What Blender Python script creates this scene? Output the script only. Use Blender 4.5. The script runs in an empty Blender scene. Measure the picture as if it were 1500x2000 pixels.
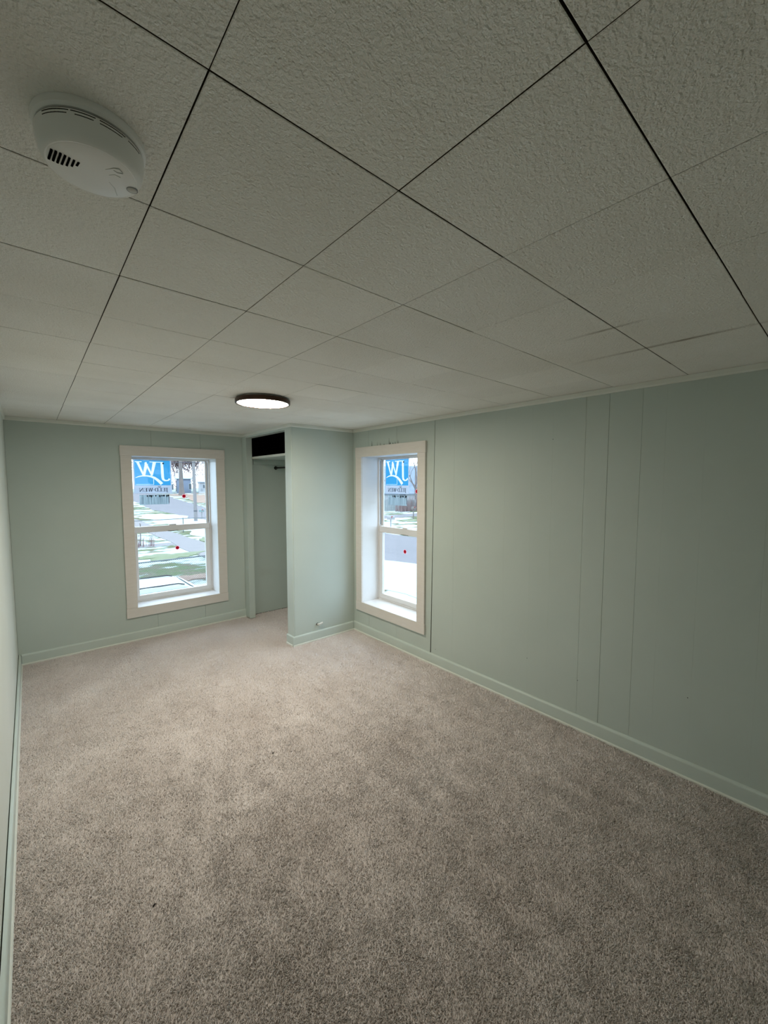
import bpy, bmesh, math, random
import numpy as np
from mathutils import Vector, Matrix, noise as mnoise

S = bpy.context.scene
C = S.collection
random.seed(7)
rng = np.random.default_rng(11)
R = math.radians

# ------------------------------------------------------------------ camera
CAM_Z = 1.3733
cam_d = bpy.data.cameras.new('camera')
cam = bpy.data.objects.new('camera', cam_d)
C.objects.link(cam)
cam_d.sensor_fit = 'HORIZONTAL'
cam_d.sensor_width = 36.0
cam_d.lens = 799.2 / 1500 * 36.0
cam_d.clip_start = 0.02
cam_d.clip_end = 600
cam.location = (0, 0, CAM_Z)
cam.rotation_euler = (R(90 - 4.08), 0, R(-40.872))
S.camera = cam

# ------------------------------------------------------------------ world, exposure
SKY_STRENGTH = 1.75
LAMP_STRENGTH = 31.0
world = bpy.data.worlds.new('overcast_sky')
S.world = world
world.use_nodes = True
bg = world.node_tree.nodes['Background']
bg.inputs['Color'].default_value = (0.72, 0.90, 1.12, 1)
bg.inputs['Strength'].default_value = SKY_STRENGTH
vs = S.view_settings
vs.view_transform = 'Standard'
vs.look = 'None'
vs.gamma = 1.0
vs.use_curve_mapping = False
vs.exposure = 1.8
S.cycles.use_denoising = True
S.cycles.max_bounces = 12
S.cycles.diffuse_bounces = 6
S.cycles.use_light_tree = False
S.cycles.adaptive_threshold = 0.03
S.cycles.transparent_max_bounces = 16

# ------------------------------------------------------------------ room numbers (metres)
XL, XR = -0.121, 2.261          # left and right wall faces
YB, YR = 4.063, -0.90           # far wall face, wall behind the camera
ZC = 1.856                      # ceiling
XC, YC = 1.630, 3.040           # closet front face and closet side face
WZ0, WZ1, WH = 0.288, 1.602, 0.349   # window opening: bottom, top, half width
W1X, W2Y = 1.017, 2.555         # window centres
GZ = -2.9                       # ground outside


# ------------------------------------------------------------------ colour and material helpers
def lin(r, g, b):
    def f(c):
        c /= 255.0
        return c / 12.92 if c <= 0.04045 else ((c + 0.055) / 1.055) ** 2.4
    return (f(r), f(g), f(b), 1)


class NT:
    def __init__(self, name):
        self.m = bpy.data.materials.new(name)
        self.m.use_nodes = True
        self.t = self.m.node_tree
        self.t.nodes.clear()
        self.out = self.n('ShaderNodeOutputMaterial')

    def n(self, kind, **props):
        nd = self.t.nodes.new(kind)
        for k, v in props.items():
            setattr(nd, k, v)
        return nd

    def l(self, a, b):
        self.t.links.new(a, b)


MATS = {}


def mat(name, col, rough=0.6, col2=None, nscale=6.0, namount=0.5, detail=4.0, bump=0.0, bscale=200.0,
        bdist=0.002, metallic=0.0, spec=0.5, stretch=None, bdetail=3.0):
    """plain procedural material: two colours mixed by noise, optional fine bump"""
    g = NT(name)
    p = g.n('ShaderNodeBsdfPrincipled')
    p.inputs['Roughness'].default_value = rough
    p.inputs['Metallic'].default_value = metallic
    p.inputs['Specular IOR Level'].default_value = spec
    g.l(p.outputs[0], g.out.inputs['Surface'])
    tc = g.n('ShaderNodeTexCoord')
    src = tc.outputs['Object']
    if stretch:
        mp = g.n('ShaderNodeMapping')
        mp.inputs['Scale'].default_value = stretch
        g.l(src, mp.inputs['Vector'])
        src = mp.outputs['Vector']
    c2 = col2 if col2 else tuple(c * 0.93 for c in col[:3]) + (1,)
    nz = g.n('ShaderNodeTexNoise')
    nz.inputs['Scale'].default_value = nscale
    nz.inputs['Detail'].default_value = detail
    g.l(src, nz.inputs['Vector'])
    rp = g.n('ShaderNodeValToRGB')
    rp.color_ramp.elements[0].position = 0.5 - namount * 0.5
    rp.color_ramp.elements[1].position = 0.5 + namount * 0.5
    rp.color_ramp.elements[0].color = col
    rp.color_ramp.elements[1].color = c2
    g.l(nz.outputs['Fac'], rp.inputs['Fac'])
    g.l(rp.outputs['Color'], p.inputs['Base Color'])
    if bump:
        nb = g.n('ShaderNodeTexNoise')
        nb.inputs['Scale'].default_value = bscale
        nb.inputs['Detail'].default_value = bdetail
        g.l(src, nb.inputs['Vector'])
        b = g.n('ShaderNodeBump')
        b.inputs['Strength'].default_value = bump
        b.inputs['Distance'].default_value = bdist
        g.l(nb.outputs['Fac'], b.inputs['Height'])
        g.l(b.outputs['Normal'], p.inputs['Normal'])
    MATS[name] = g.m
    return g.m


M = MATS
mat('green_paint', lin(190, 201, 194), 0.55, lin(184, 196, 189), 3.0, 0.6, bump=0.12, bscale=420, bdist=0.0008)
mat('pale_wall_paint', lin(214, 219, 211), 0.55, lin(208, 214, 205), 3.0, 0.6, bump=0.1, bscale=420, bdist=0.0008)
mat('green_trim_paint', lin(198, 209, 202), 0.38, lin(190, 202, 195), 5.0, 0.6)
mat('cream_trim_paint', lin(224, 227, 219), 0.45, lin(216, 220, 211), 8.0, 0.6)
mat('shoe_paint', lin(222, 226, 218), 0.5)
mat('primed_white', lin(222, 218, 212), 0.5, lin(214, 209, 202), 10.0, 0.6, stretch=(1, 1, 6))
mat('jamb_white', lin(232, 231, 230), 0.35)
mat('vinyl_white', lin(228, 226, 224), 0.35)
mat('track_grey', lin(140, 142, 144), 0.5)
mat('dark_gap', lin(22, 20, 16), 0.9)
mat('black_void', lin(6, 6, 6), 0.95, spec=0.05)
mat('black_metal', lin(24, 26, 26), 0.35, metallic=0.4)
mat('steel', lin(190, 190, 188), 0.3, metallic=0.9)
mat('bronze', lin(52, 34, 24), 0.35, lin(72, 48, 30), 14, 0.5, metallic=0.5)
mat('detector_white', lin(244, 244, 241), 0.42)
mat('detector_grey', lin(206, 207, 203), 0.45)
mat('ceiling_backing', lin(16, 13, 9), 0.95)
mat('tile_edge', lin(76, 66, 50), 0.95)
mat('plain_plaster', lin(120, 118, 112), 0.9)
mat('subfloor', lin(120, 104, 84), 0.9)
mat('crumb_dark', lin(30, 24, 20), 0.8)
mat('cable_white', lin(225, 225, 220), 0.4)


def tile_material():
    g = NT('ceiling_tile')
    p = g.n('ShaderNodeBsdfPrincipled')
    p.inputs['Roughness'].default_value = 0.8
    p.inputs['Specular IOR Level'].default_value = 0.25
    g.l(p.outputs[0], g.out.inputs['Surface'])
    tc = g.n('ShaderNodeTexCoord')
    nz = g.n('ShaderNodeTexNoise')
    nz.inputs['Scale'].default_value = 2.2
    nz.inputs['Detail'].default_value = 5
    g.l(tc.outputs['Object'], nz.inputs['Vector'])
    oi = g.n('ShaderNodeObjectInfo')
    mix = g.n('ShaderNodeValToRGB')
    mix.color_ramp.elements[0].color = lin(246, 245, 239)
    mix.color_ramp.elements[1].color = lin(237, 235, 227)
    mix.color_ramp.elements[0].position = 0.35
    mix.color_ramp.elements[1].position = 0.75
    g.l(nz.outputs['Fac'], mix.inputs['Fac'])
    hv = g.n('ShaderNodeHueSaturation')
    mr = g.n('ShaderNodeMapRange')
    mr.inputs['To Min'].default_value = 0.97
    mr.inputs['To Max'].default_value = 1.02
    g.l(oi.outputs['Random'], mr.inputs['Value'])
    g.l(mr.outputs['Result'], hv.inputs['Value'])
    g.l(mix.outputs['Color'], hv.inputs['Color'])
    sx = g.n('ShaderNodeSeparateXYZ')
    g.l(tc.outputs['Object'], sx.inputs[0])
    sn = g.n('ShaderNodeTexNoise')
    sn.inputs['Scale'].default_value = 14
    sn.inputs['Detail'].default_value = 4
    g.l(tc.outputs['Object'], sn.inputs['Vector'])

    def ma(op, a, b):
        k = g.n('ShaderNodeMath', operation=op)
        for i_, v_ in enumerate((a, b)):
            if isinstance(v_, (int, float)):
                k.inputs[i_].default_value = v_
            else:
                g.l(v_, k.inputs[i_])
        return k.outputs[0]

    def band(src, c, w):       # 1 at c, 0 beyond c +- w
        q = ma('SUBTRACT', 1.0, ma('DIVIDE', ma('ABSOLUTE', ma('SUBTRACT', src, c), 0.0), w))
        return ma('MAXIMUM', q, 0.0)
    X_, Y_ = sx.outputs[0], sx.outputs[1]
    st = ma('MULTIPLY', band(X_, 1.700, 0.016), band(Y_, 0.45, 0.36))
    st = ma('MAXIMUM', st, ma('MULTIPLY', band(X_, 1.404, 0.012), band(Y_, 0.56, 0.14)))
    st = ma('MULTIPLY', st, ma('MULTIPLY', sn.outputs['Fac'], 1.5))
    st = ma('MINIMUM', st, 0.85)
    mxs = g.n('ShaderNodeMix', data_type='RGBA')
    g.l(st, mxs.inputs[0])
    g.l(hv.outputs['Color'], mxs.inputs[6])
    mxs.inputs[7].default_value = lin(120, 106, 80)
    g.l(mxs.outputs[2], p.inputs['Base Color'])
    # orange-peel pebbling
    vz = g.n('ShaderNodeTexNoise')
    vz.inputs['Scale'].default_value = 185
    vz.inputs['Detail'].default_value = 2.5
    vz.inputs['Roughness'].default_value = 0.55
    g.l(tc.outputs['Object'], vz.inputs['Vector'])
    b = g.n('ShaderNodeBump')
    b.inputs['Strength'].default_value = 0.9
    b.inputs['Distance'].default_value = 0.0065
    g.l(vz.outputs['Fac'], b.inputs['Height'])
    g.l(b.outputs['Normal'], p.inputs['Normal'])
    MATS['ceiling_tile'] = g.m


tile_material()


def carpet_material():
    g = NT('carpet')
    p = g.n('ShaderNodeBsdfPrincipled')
    p.inputs['Roughness'].default_value = 0.95
    p.inputs['Specular IOR Level'].default_value = 0.1
    g.l(p.outputs[0], g.out.inputs['Surface'])
    at = g.n('ShaderNodeAttribute')
    at.attribute_name = 'tint'
    rp = g.n('ShaderNodeValToRGB')
    e = rp.color_ramp.elements
    e[0].position, e[0].color = 0.0, lin(196, 183, 177)
    e[1].position, e[1].color = 1.0, lin(253, 249, 247)
    for pos, c in ((0.25, lin(215, 207, 203)), (0.75, lin(230, 223, 220))):
        k = e.new(pos)
        k.color = c
    g.l(at.outputs['Fac'], rp.inputs['Fac'])
    g.l(rp.outputs['Color'], p.inputs['Base Color'])
    MATS['carpet'] = g.m


carpet_material()


def glass_material():
    g = NT('window_glass')
    tr = g.n('ShaderNodeBsdfTransparent')
    tr.inputs['Color'].default_value = (0.865, 0.885, 0.88, 1)    # tint set to dim the bright outdoors, passes about three quarters
    gl = g.n('ShaderNodeBsdfGlossy')
    gl.inputs['Roughness'].default_value = 0.0
    # reflectance of a pane by Schlick's rule, the same from both sides
    ge = g.n('ShaderNodeNewGeometry')
    dt = g.n('ShaderNodeVectorMath', operation='DOT_PRODUCT')
    g.l(ge.outputs['Normal'], dt.inputs[0])
    g.l(ge.outputs['Incoming'], dt.inputs[1])
    ab = g.n('ShaderNodeMath', operation='ABSOLUTE')
    g.l(dt.outputs['Value'], ab.inputs[0])
    om = g.n('ShaderNodeMath', operation='SUBTRACT')
    om.inputs[0].default_value = 1.0
    g.l(ab.outputs[0], om.inputs[1])
    pw = g.n('ShaderNodeMath', operation='POWER')
    pw.inputs[1].default_value = 5.0
    g.l(om.outputs[0], pw.inputs[0])
    fr = g.n('ShaderNodeMath', operation='MULTIPLY_ADD')
    fr.inputs[1].default_value = 0.96
    fr.inputs[2].default_value = 0.03
    g.l(pw.outputs[0], fr.inputs[0])
    mx = g.n('ShaderNodeMixShader')
    g.l(fr.outputs[0], mx.inputs[0])
    g.l(tr.outputs[0], mx.inputs[1])
    g.l(gl.outputs[0], mx.inputs[2])
    g.l(mx.outputs[0], g.out.inputs['Surface'])
    MATS['window_glass'] = g.m


glass_material()


def film(name, col, trans=0.55, clear=0.0, nscale=None, col2=None):
    """printed plastic film: reflects and lets daylight through"""
    g = NT(name)
    d = g.n('ShaderNodeBsdfDiffuse')
    t = g.n('ShaderNodeBsdfTranslucent')
    mx = g.n('ShaderNodeMixShader')
    mx.inputs[0].default_value = trans
    g.l(d.outputs[0], mx.inputs[1])
    g.l(t.outputs[0], mx.inputs[2])
    last = mx.outputs[0]
    if nscale:
        tc = g.n('ShaderNodeTexCoord')
        mp = g.n('ShaderNodeMapping')
        mp.inputs['Scale'].default_value = (nscale, nscale, nscale * 0.05)
        g.l(tc.outputs['Object'], mp.inputs['Vector'])
        nz = g.n('ShaderNodeTexNoise')
        nz.inputs['Scale'].default_value = 1.0
        nz.inputs['Detail'].default_value = 3
        g.l(mp.outputs['Vector'], nz.inputs['Vector'])
        rp = g.n('ShaderNodeValToRGB')
        rp.color_ramp.elements[0].position = 0.4
        rp.color_ramp.elements[1].position = 0.62
        rp.color_ramp.elements[0].color = col2
        rp.color_ramp.elements[1].color = col
        g.l(nz.outputs['Fac'], rp.inputs['Fac'])
        g.l(rp.outputs[0], d.inputs['Color'])
        g.l(rp.outputs[0], t.inputs['Color'])
    else:
        d.inputs['Color'].default_value = col
        t.inputs['Color'].default_value = col
    if clear:
        tp = g.n('ShaderNodeBsdfTransparent')
        m2 = g.n('ShaderNodeMixShader')
        m2.inputs[0].default_value = clear
        g.l(last, m2.inputs[1])
        g.l(tp.outputs[0], m2.inputs[2])
        last = m2.outputs[0]
    g.l(last, g.out.inputs['Surface'])
    MATS[name] = g.m


film('film_blue', lin(50, 128, 168), 0.75, 0.03)
film('film_white', lin(204, 208, 216), 0.72, 0.05)
film('film_grey_print', lin(70, 78, 100), 0.5)
film('film_label', lin(196, 207, 212), 0.66, 0.1, nscale=120, col2=lin(164, 178, 184))
film('film_dark_print', lin(40, 42, 46), 0.3)
film('film_red', lin(196, 40, 66), 0.7)
film('film_pink', lin(240, 150, 160), 0.7, 0.4)


def emission(name, col, strength):
    g = NT(name)
    e = g.n('ShaderNodeEmission')
    e.inputs['Color'].default_value = col
    e.inputs['Strength'].default_value = strength
    g.l(e.outputs[0], g.out.inputs['Surface'])
    MATS[name] = g.m


# ------------------------------------------------------------------ geometry helpers
def box(bm, x0, x1, y0, y1, z0, z1, bev=0.0, seg=1):
    vs_ = [bm.verts.new(c) for c in ((x0, y0, z0), (x1, y0, z0), (x1, y1, z0), (x0, y1, z0),
                                     (x0, y0, z1), (x1, y0, z1), (x1, y1, z1), (x0, y1, z1))]
    fs = [bm.faces.new([vs_[i] for i in f]) for f in
          ((3, 2, 1, 0), (4, 5, 6, 7), (0, 1, 5, 4), (1, 2, 6, 5), (2, 3, 7, 6), (3, 0, 4, 7))]
    if bev:
        es = list({e for f in fs for e in f.edges})
        bmesh.ops.bevel(bm, geom=es, offset=bev, segments=seg, affect='EDGES', profile=0.5)
    return bm


def prism(bm, pts, a, b, axis):
    """extrude a 2-D outline along axis ('x': pts are (y,z); 'y': (x,z); 'z': (x,y))"""
    def P(p, t):
        return {'x': (t, p[0], p[1]), 'y': (p[0], t, p[1]), 'z': (p[0], p[1], t)}[axis]
    A = [bm.verts.new(P(p, a)) for p in pts]
    B = [bm.verts.new(P(p, b)) for p in pts]
    n = len(pts)
    bm.faces.new(A)
    bm.faces.new(B[::-1])
    for i in range(n):
        bm.faces.new((A[i], B[i], B[(i + 1) % n], A[(i + 1) % n]))
    bmesh.ops.recalc_face_normals(bm, faces=bm.faces[:])
    return bm


def lathe(bm, prof, seg=48, cx=0, cy=0):
    """revolve (r, z) profile about z"""
    rings = []
    for r, z in prof:
        if r < 1e-6:
            rings.append([bm.verts.new((cx, cy, z))])
        else:
            rings.append([bm.verts.new((cx + r * math.cos(2 * math.pi * k / seg),
                                        cy + r * math.sin(2 * math.pi * k / seg), z)) for k in range(seg)])
    for a, b in zip(rings[:-1], rings[1:]):
        for k in range(seg):
            k2 = (k + 1) % seg
            if len(a) == 1 and len(b) == 1:
                continue
            if len(a) == 1:
                bm.faces.new((a[0], b[k], b[k2]))
            elif len(b) == 1:
                bm.faces.new((a[k], a[k2], b[0]))
            else:
                bm.faces.new((a[k], a[k2], b[k2], b[k]))
    bmesh.ops.recalc_face_normals(bm, faces=bm.faces[:])
    return bm


def tube(bm, pts, radii, sides=8, cap=True):
    rings = []
    n = len(pts)
    pts = [Vector(p) for p in pts]
    if not hasattr(radii, '__len__'):
        radii = [radii] * n
    ref = Vector((0, 0, 1))
    for i, p in enumerate(pts):
        d = (pts[min(i + 1, n - 1)] - pts[max(i - 1, 0)]).normalized()
        if abs(d.dot(ref)) > 0.95:
            u = d.cross(Vector((1, 0, 0))).normalized()
        else:
            u = d.cross(ref).normalized()
        w = d.cross(u)
        rings.append([bm.verts.new(p + (u * math.cos(2 * math.pi * k / sides) + w * math.sin(2 * math.pi * k / sides)) * radii[i])
                      for k in range(sides)])
    for a, b in zip(rings[:-1], rings[1:]):
        for k in range(sides):
            bm.faces.new((a[k], a[(k + 1) % sides], b[(k + 1) % sides], b[k]))
    if cap:
        bm.faces.new(rings[0][::-1])
        bm.faces.new(rings[-1])
    return bm


def B():
    return bmesh.new()


def obj(name, bm, material, parent=None, smooth=False, label=None):
    me = bpy.data.meshes.new(name)
    bmesh.ops.recalc_face_normals(bm, faces=bm.faces[:])
    bm.to_mesh(me)
    bm.free()
    if smooth:
        for f in me.polygons:
            f.use_smooth = True
        try:
            me.set_sharp_from_angle(angle=R(35))
        except Exception:
            pass
    me.materials.append(M[material] if isinstance(material, str) else material)
    o = bpy.data.objects.new(name, me)
    C.objects.link(o)
    if parent:
        o.parent = parent
    if label:
        o['label'] = label
    return o


def empty(name, loc=(0, 0, 0), rz=0.0, parent=None):
    o = bpy.data.objects.new(name, None)
    o.empty_display_size = 0.1
    C.objects.link(o)
    o.location = loc
    o.rotation_euler = (0, 0, rz)
    if parent:
        o.parent = parent
    return o


def tag(o, label, cat, group=None):
    o['label'] = label
    o['category'] = cat
    if group:
        o['group'] = group
    return o


def struct(o, label, cat=None):
    o['kind'] = 'structure'
    o['label'] = label
    o['category'] = cat or o.name.split('_')[0]
    return o


def copy_tree(o, parent=None):
    c = o.copy()
    C.objects.link(c)
    c.parent = parent
    for ch in list(o.children):
        copy_tree(ch, c)
    return c


# ================================================================== FLOOR AND CARPET
bm = B()
box(bm, XL - 0.1, XR + 0.1, YR - 0.1, YB + 0.1, -0.15, -0.012)
floor = struct(obj('floor', bm, 'subfloor'), 'beige wall-to-wall carpeted floor of the room', 'floor')


def carpet():
    x0, x1, y0, y1 = -0.104, XR - 0.002, -0.6, YB - 0.002
    # candidate strand sites: denser close to the camera, sparser far away
    n = 1500000
    px = rng.uniform(x0, x1, n)
    py = rng.uniform(y0, y1, n)
    dist = np.hypot(px, py)
    keep = rng.uniform(0, 1, n) < np.clip(1.25 - 0.27 * dist, 0.40, 0.95)
    keep &= (py > -0.15) | (rng.uniform(0, 1, n) < 0.3)
    keep &= ~((px > XC - 0.004) & (py > YC - 0.016) & (py < 3.152))     # closet side wall stands here
    keep &= ~((px > XC - 0.004) & (px < 1.692) & (py > 3.955))          # closet post
    px, py, dist = px[keep], py[keep], dist[keep]
    n = len(px)

    def field(fx, fy, seed, k):
        r = np.random.default_rng(seed)
        v = np.zeros_like(fx)
        for _ in range(14):
            a = r.uniform(0, 2 * np.pi)
            f = k * r.uniform(0.5, 1.6)
            v += np.sin((fx * np.cos(a) + fy * np.sin(a)) * f + r.uniform(0, 6.28))
        return v / 3.7
    ang = rng.uniform(0, 2 * np.pi, n)
    # coherent lean of the pile (foot and vacuum marks) + individual scatter
    lx = 0.11 * field(px, py, 1, 9) + 0.16 * field(px, py, 2, 38) + rng.normal(0, 0.62, n)
    ly = -0.25 + 0.11 * field(px, py, 3, 9) + 0.16 * field(px, py, 4, 38) + rng.normal(0, 0.62, n)
    h = 0.0086 + 0.0010 * field(px, py, 5, 60) + rng.normal(0, 0.0011, n)
    w = 0.0021 + 0.0007 * np.clip(dist, 0, 3.5) + rng.normal(0, 0.0002, n)
    z0 = -0.0072
    V = np.zeros((n, 4, 3))
    for k in range(3):
        a = ang + k * 2 * np.pi / 3
        V[:, k, 0] = px + w * np.cos(a)
        V[:, k, 1] = py + w * np.sin(a)
        V[:, k, 2] = z0
    V[:, 3, 0] = px + 0.75 * h * lx
    V[:, 3, 1] = py + 0.75 * h * ly
    V[:, 3, 2] = z0 + h
    V[:, :, 0] = np.clip(V[:, :, 0], x0 - 0.004, XR - 0.001)
    V[:, :, 1] = np.clip(V[:, :, 1], y0 - 0.004, YB - 0.001)
    base = (np.arange(n) * 4)[:, None]
    F = [base + np.array([[k, (k + 1) % 3, 3]]) for k in range(3)]
    F = np.concatenate(F).astype(np.int32)
    nf = len(F)
    me = bpy.data.meshes.new('carpet_pile')
    # backing sheet under the tufts
    bx = np.array([[x0 - .01, YR, z0], [XR, YR, z0], [XR, YB, z0], [x0 - .01, YB, z0]])
    allv = np.concatenate([V.reshape(-1, 3), bx])
    b0 = n * 4
    F = np.concatenate([F, np.array([[b0, b0 + 1, b0 + 2], [b0, b0 + 2, b0 + 3]], np.int32)])
    nf = len(F)
    me.vertices.add(len(allv))
    me.vertices.foreach_set('co', allv.astype(np.float32).ravel())
    me.loops.add(nf * 3)
    me.loops.foreach_set('vertex_index', F.ravel())
    me.polygons.add(nf)
    me.polygons.foreach_set('loop_start', (np.arange(nf) * 3).astype(np.int32))
    me.polygons.foreach_set('loop_total', np.full(nf, 3, np.int32))
    tint = np.clip(0.5 + 0.12 * field(px, py, 6, 14) + rng.normal(0, 0.11, n), 0, 1)
    T = np.repeat(tint[:, None], 4, 1)
    T = np.concatenate([T.ravel(), np.full(4, 0.3)])
    at = me.attributes.new('tint', 'FLOAT', 'POINT')
    at.data.foreach_set('value', T.astype(np.float32))
    me.update()
    me.materials.append(M['carpet'])
    o = bpy.data.objects.new('carpet_pile', me)
    C.objects.link(o)
    o.parent = floor
    o['kind'] = 'stuff'
    o['label'] = 'short beige twisted carpet pile'
    return n


NT_ = carpet()

# ================================================================== CEILING
bm = B()
box(bm, XL - 0.1, XR + 0.1, YR - 0.1, YB + 0.1, ZC + 0.012, ZC + 0.12)
ceiling = struct(obj('ceiling', bm, 'ceiling_backing'), 'low ceiling covered with square off-white pebbled tiles', 'ceiling')
XS = [(XL, 0.0), (0.1824, 2.6), (0.4871, 2.2), (0.793, 2.0), (1.099, 1.4), (1.404, 1.2), (1.700, 1.0), (2.004, 1.0), (XR, 0.0)]
YS = [(YR, 0.0), (-0.690, 2), (-0.386, 2), (-0.082, 2.6), (0.2218, 3.0), (0.525, 2.8), (0.8369, 2.6), (1.156, 3.4), (1.461, 3.6), (1.7643, 3.8),
      (2.063, 3.8), (2.352, 3.8), (2.654, 3.4), (2.959, 3.0), (3.262, 3.0), (3.565, 3.0), (3.868, 2.6), (YB, 0.0)]


def tile(pts, dz, tx, ty):
    """pts: outline (x,y) ccw; bevelled lower rim, slightly out of level"""
    bm = B()
    n = len(pts)
    cx = sum(p[0] for p in pts) / n
    cy = sum(p[1] for p in pts) / n
    ins = 0.0010
    low = []
    for i in range(n):
        p0, p1, p2 = Vector(pts[i - 1]), Vector(pts[i]), Vector(pts[(i + 1) % n])
        d1 = (p1 - p0).normalized()
        d2 = (p2 - p1).normalized()
        low.append(p1 + Vector((-d1.y, d1.x)) * ins + Vector((-d2.y, d2.x)) * ins)
    f = lambda x, y: dz + tx * (x - cx) + ty * (y - cy)
    top = [bm.verts.new((p[0], p[1], ZC + 0.0118)) for p in pts]
    mid = [bm.verts.new((p[0], p[1], ZC + 0.0010 + f(*p))) for p in pts]
    bot = [bm.verts.new((p[0], p[1], ZC + f(p[0], p[1]))) for p in low]
    bm.faces.new(top)
    bm.faces.new(bot[::-1])
    for a, b, mi in ((top, mid, 1), (mid, bot, 0)):
        for i in range(n):
            bm.faces.new((a[i], b[i], b[(i + 1) % n], a[(i + 1) % n])).material_index = mi
    o = obj('ceiling_tile', bm, 'ceiling_tile', ceiling)
    o.data.materials.append(M['tile_edge'])
    return o


random.seed(3)
for j in range(len(YS) - 1):
    for i in range(len(XS) - 1):
        xa, xb = XS[i][0] + XS[i][1] * 0.0004, XS[i + 1][0] - XS[i + 1][1] * 0.0004
        ya, yb = YS[j][0] + YS[j][1] * 0.0004, YS[j + 1][0] - YS[j + 1][1] * 0.0004
        jx, jy = random.uniform(-0.0005, 0.0005), random.uniform(-0.0005, 0.0005)
        if i > 0:
            xa += jx
        if i < len(XS) - 2:
            xb += jx
        if j > 0:
            ya += jy
        if j < len(YS) - 2:
            yb += jy
        if xa > XC - 0.02 and ya > YC - 0.02:
            continue                                    # inside the closet
        if xb > XC and yb > YC:
            if xa < XC and ya < YC:
                pts = [(xa, ya), (xb, ya), (xb, YC), (XC, YC), (XC, yb), (xa, yb)]
            elif xa < XC:
                pts = [(xa, ya), (XC, ya), (XC, yb), (xa, yb)]
            else:
                pts = [(xa, ya), (xb, ya), (xb, YC), (xa, YC)]
        else:
            pts = [(xa, ya), (xb, ya), (xb, yb), (xa, yb)]
        tile(pts, random.uniform(0.0, 0.0005), random.uniform(-.0012, .0012), random.uniform(-.0012, .0012))


# ================================================================== WALLS
def holed_slab(name, axis, a0, a1, u0, u1, z0, z1, holes):
    """slab across axis from a0 to a1 with rectangular holes (u range, z range)"""
    bm = B()
    us = sorted({u0, u1, *[h[0] for h in holes], *[h[1] for h in holes]})
    zs = sorted({z0, z1, *[h[2] for h in holes], *[h[3] for h in holes]})
    for k in range(len(us) - 1):
        for m in range(len(zs) - 1):
            uc, zc = (us[k] + us[k + 1]) / 2, (zs[m] + zs[m + 1]) / 2
            if any(h[0] < uc < h[1] and h[2] < zc < h[3] for h in holes):
                continue
            if axis == 'x':
                box(bm, a0, a1, us[k], us[k + 1], zs[m], zs[m + 1])
            else:
                box(bm, us[k], us[k + 1], a0, a1, zs[m], zs[m + 1])
    bmesh.ops.remove_doubles(bm, verts=bm.verts[:], dist=1e-5)
    # drop inner faces shared by two boxes
    seen = {}
    for f in bm.faces[:]:
        key = tuple(round(c, 4) for c in f.calc_center_median())
        seen.setdefault(key, []).append(f)
    dup = [f for fs in seen.values() if len(fs) > 1 for f in fs]
    bmesh.ops.delete(bm, geom=dup, context='FACES_ONLY')
    return obj(name, bm, 'dark_gap')


PT = 0.005      # panel thickness
HOLE = WH + 0.016
wall_back = struct(holed_slab('wall_back', 'y', YB + PT, YB + 0.235, XL - 0.1, XR + 0.235, -0.15, ZC + 0.12,
                              [(W1X - HOLE, W1X + HOLE, WZ0 - 0.016, WZ1 + 0.016)]),
                   'far wall of pale green panelling around the window', 'wall')
wall_right = struct(holed_slab('wall_right', 'x', XR + PT, XR + 0.235, YR - 0.1, YB + PT, -0.15, ZC + 0.12,
                               [(W2Y - HOLE, W2Y + HOLE, WZ0 - 0.016, WZ1 + 0.016)]),
                    'long right wall of pale green grooved panelling', 'wall')
bm = B()
box(bm, XL - 0.1, XL - PT, YR - 0.1, YB + PT, -0.15, ZC + 0.12)
wall_left = struct(obj('wall_left', bm, 'dark_gap'), 'pale left wall seen edge-on beside the camera', 'wall')
bm = B()
box(bm, XL - PT, XR + PT, YR - 0.1, YR - PT, -0.15, ZC + 0.12)
wall_rear = struct(obj('wall_rear', bm, 'dark_gap'), 'pale green wall behind the camera', 'wall')

GT = 0.0016     # groove half depth bevel


def panel(parent, axis, face, u0, u1, z0, z1, notch=None, material='green_paint', gap=0.0004, bev=0.0009):
    """one strip of hardboard panelling; front edges bevelled so that two neighbours make a groove.
    axis 'y': face looks to -y, 'x': to -x, 'X': to +x, 'Y': to +y"""
    u0, u1 = u0 + gap, u1 - gap
    if notch:
        n0, n1, m0, m1 = notch
        if n1 >= u1 - 0.001:      # notch open to the right
            out = [(u0, z0), (u1, z0), (u1, m0), (n0, m0), (n0, m1), (u1, m1), (u1, z1), (u0, z1)]
        else:
            out = [(u0, z0), (u1, z0), (u1, z1), (u0, z1), (u0, m1), (n1, m1), (n1, m0), (u0, m0)]
    else:
        out = [(u0, z0), (u1, z0), (u1, z1), (u0, z1)]
    n = len(out)
    ins = []
    for i in range(n):
        p0, p1, p2 = Vector(out[i - 1]), Vector(out[i]), Vector(out[(i + 1) % n])
        d1, d2 = (p1 - p0).normalized(), (p2 - p1).normalized()
        ins.append(p1 + (Vector((-d1.y, d1.x)) + Vector((-d2.y, d2.x))) * bev)
    s = {'y': 1, 'x': 1, 'X': -1, 'Y': -1}[axis]
    bm = B()
    mk = (lambda u, z, d: (u, face + s * d, z)) if axis in 'yY' else (lambda u, z, d: (face + s * d, u, z))
    f0 = [bm.verts.new(mk(p[0], p[1], 0)) for p in ins]
    f1 = [bm.verts.new(mk(p[0], p[1], bev)) for p in out]
    f2 = [bm.verts.new(mk(p[0], p[1], PT - 0.0002)) for p in out]
    bm.faces.new(f0)
    bm.faces.new(f2[::-1])
    for a, b in ((f0, f1), (f1, f2)):
        for i in range(n):
            bm.faces.new((a[i], b[i], b[(i + 1) % n], a[(i + 1) % n]))
    return obj('panel', bm, material, parent)


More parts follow.
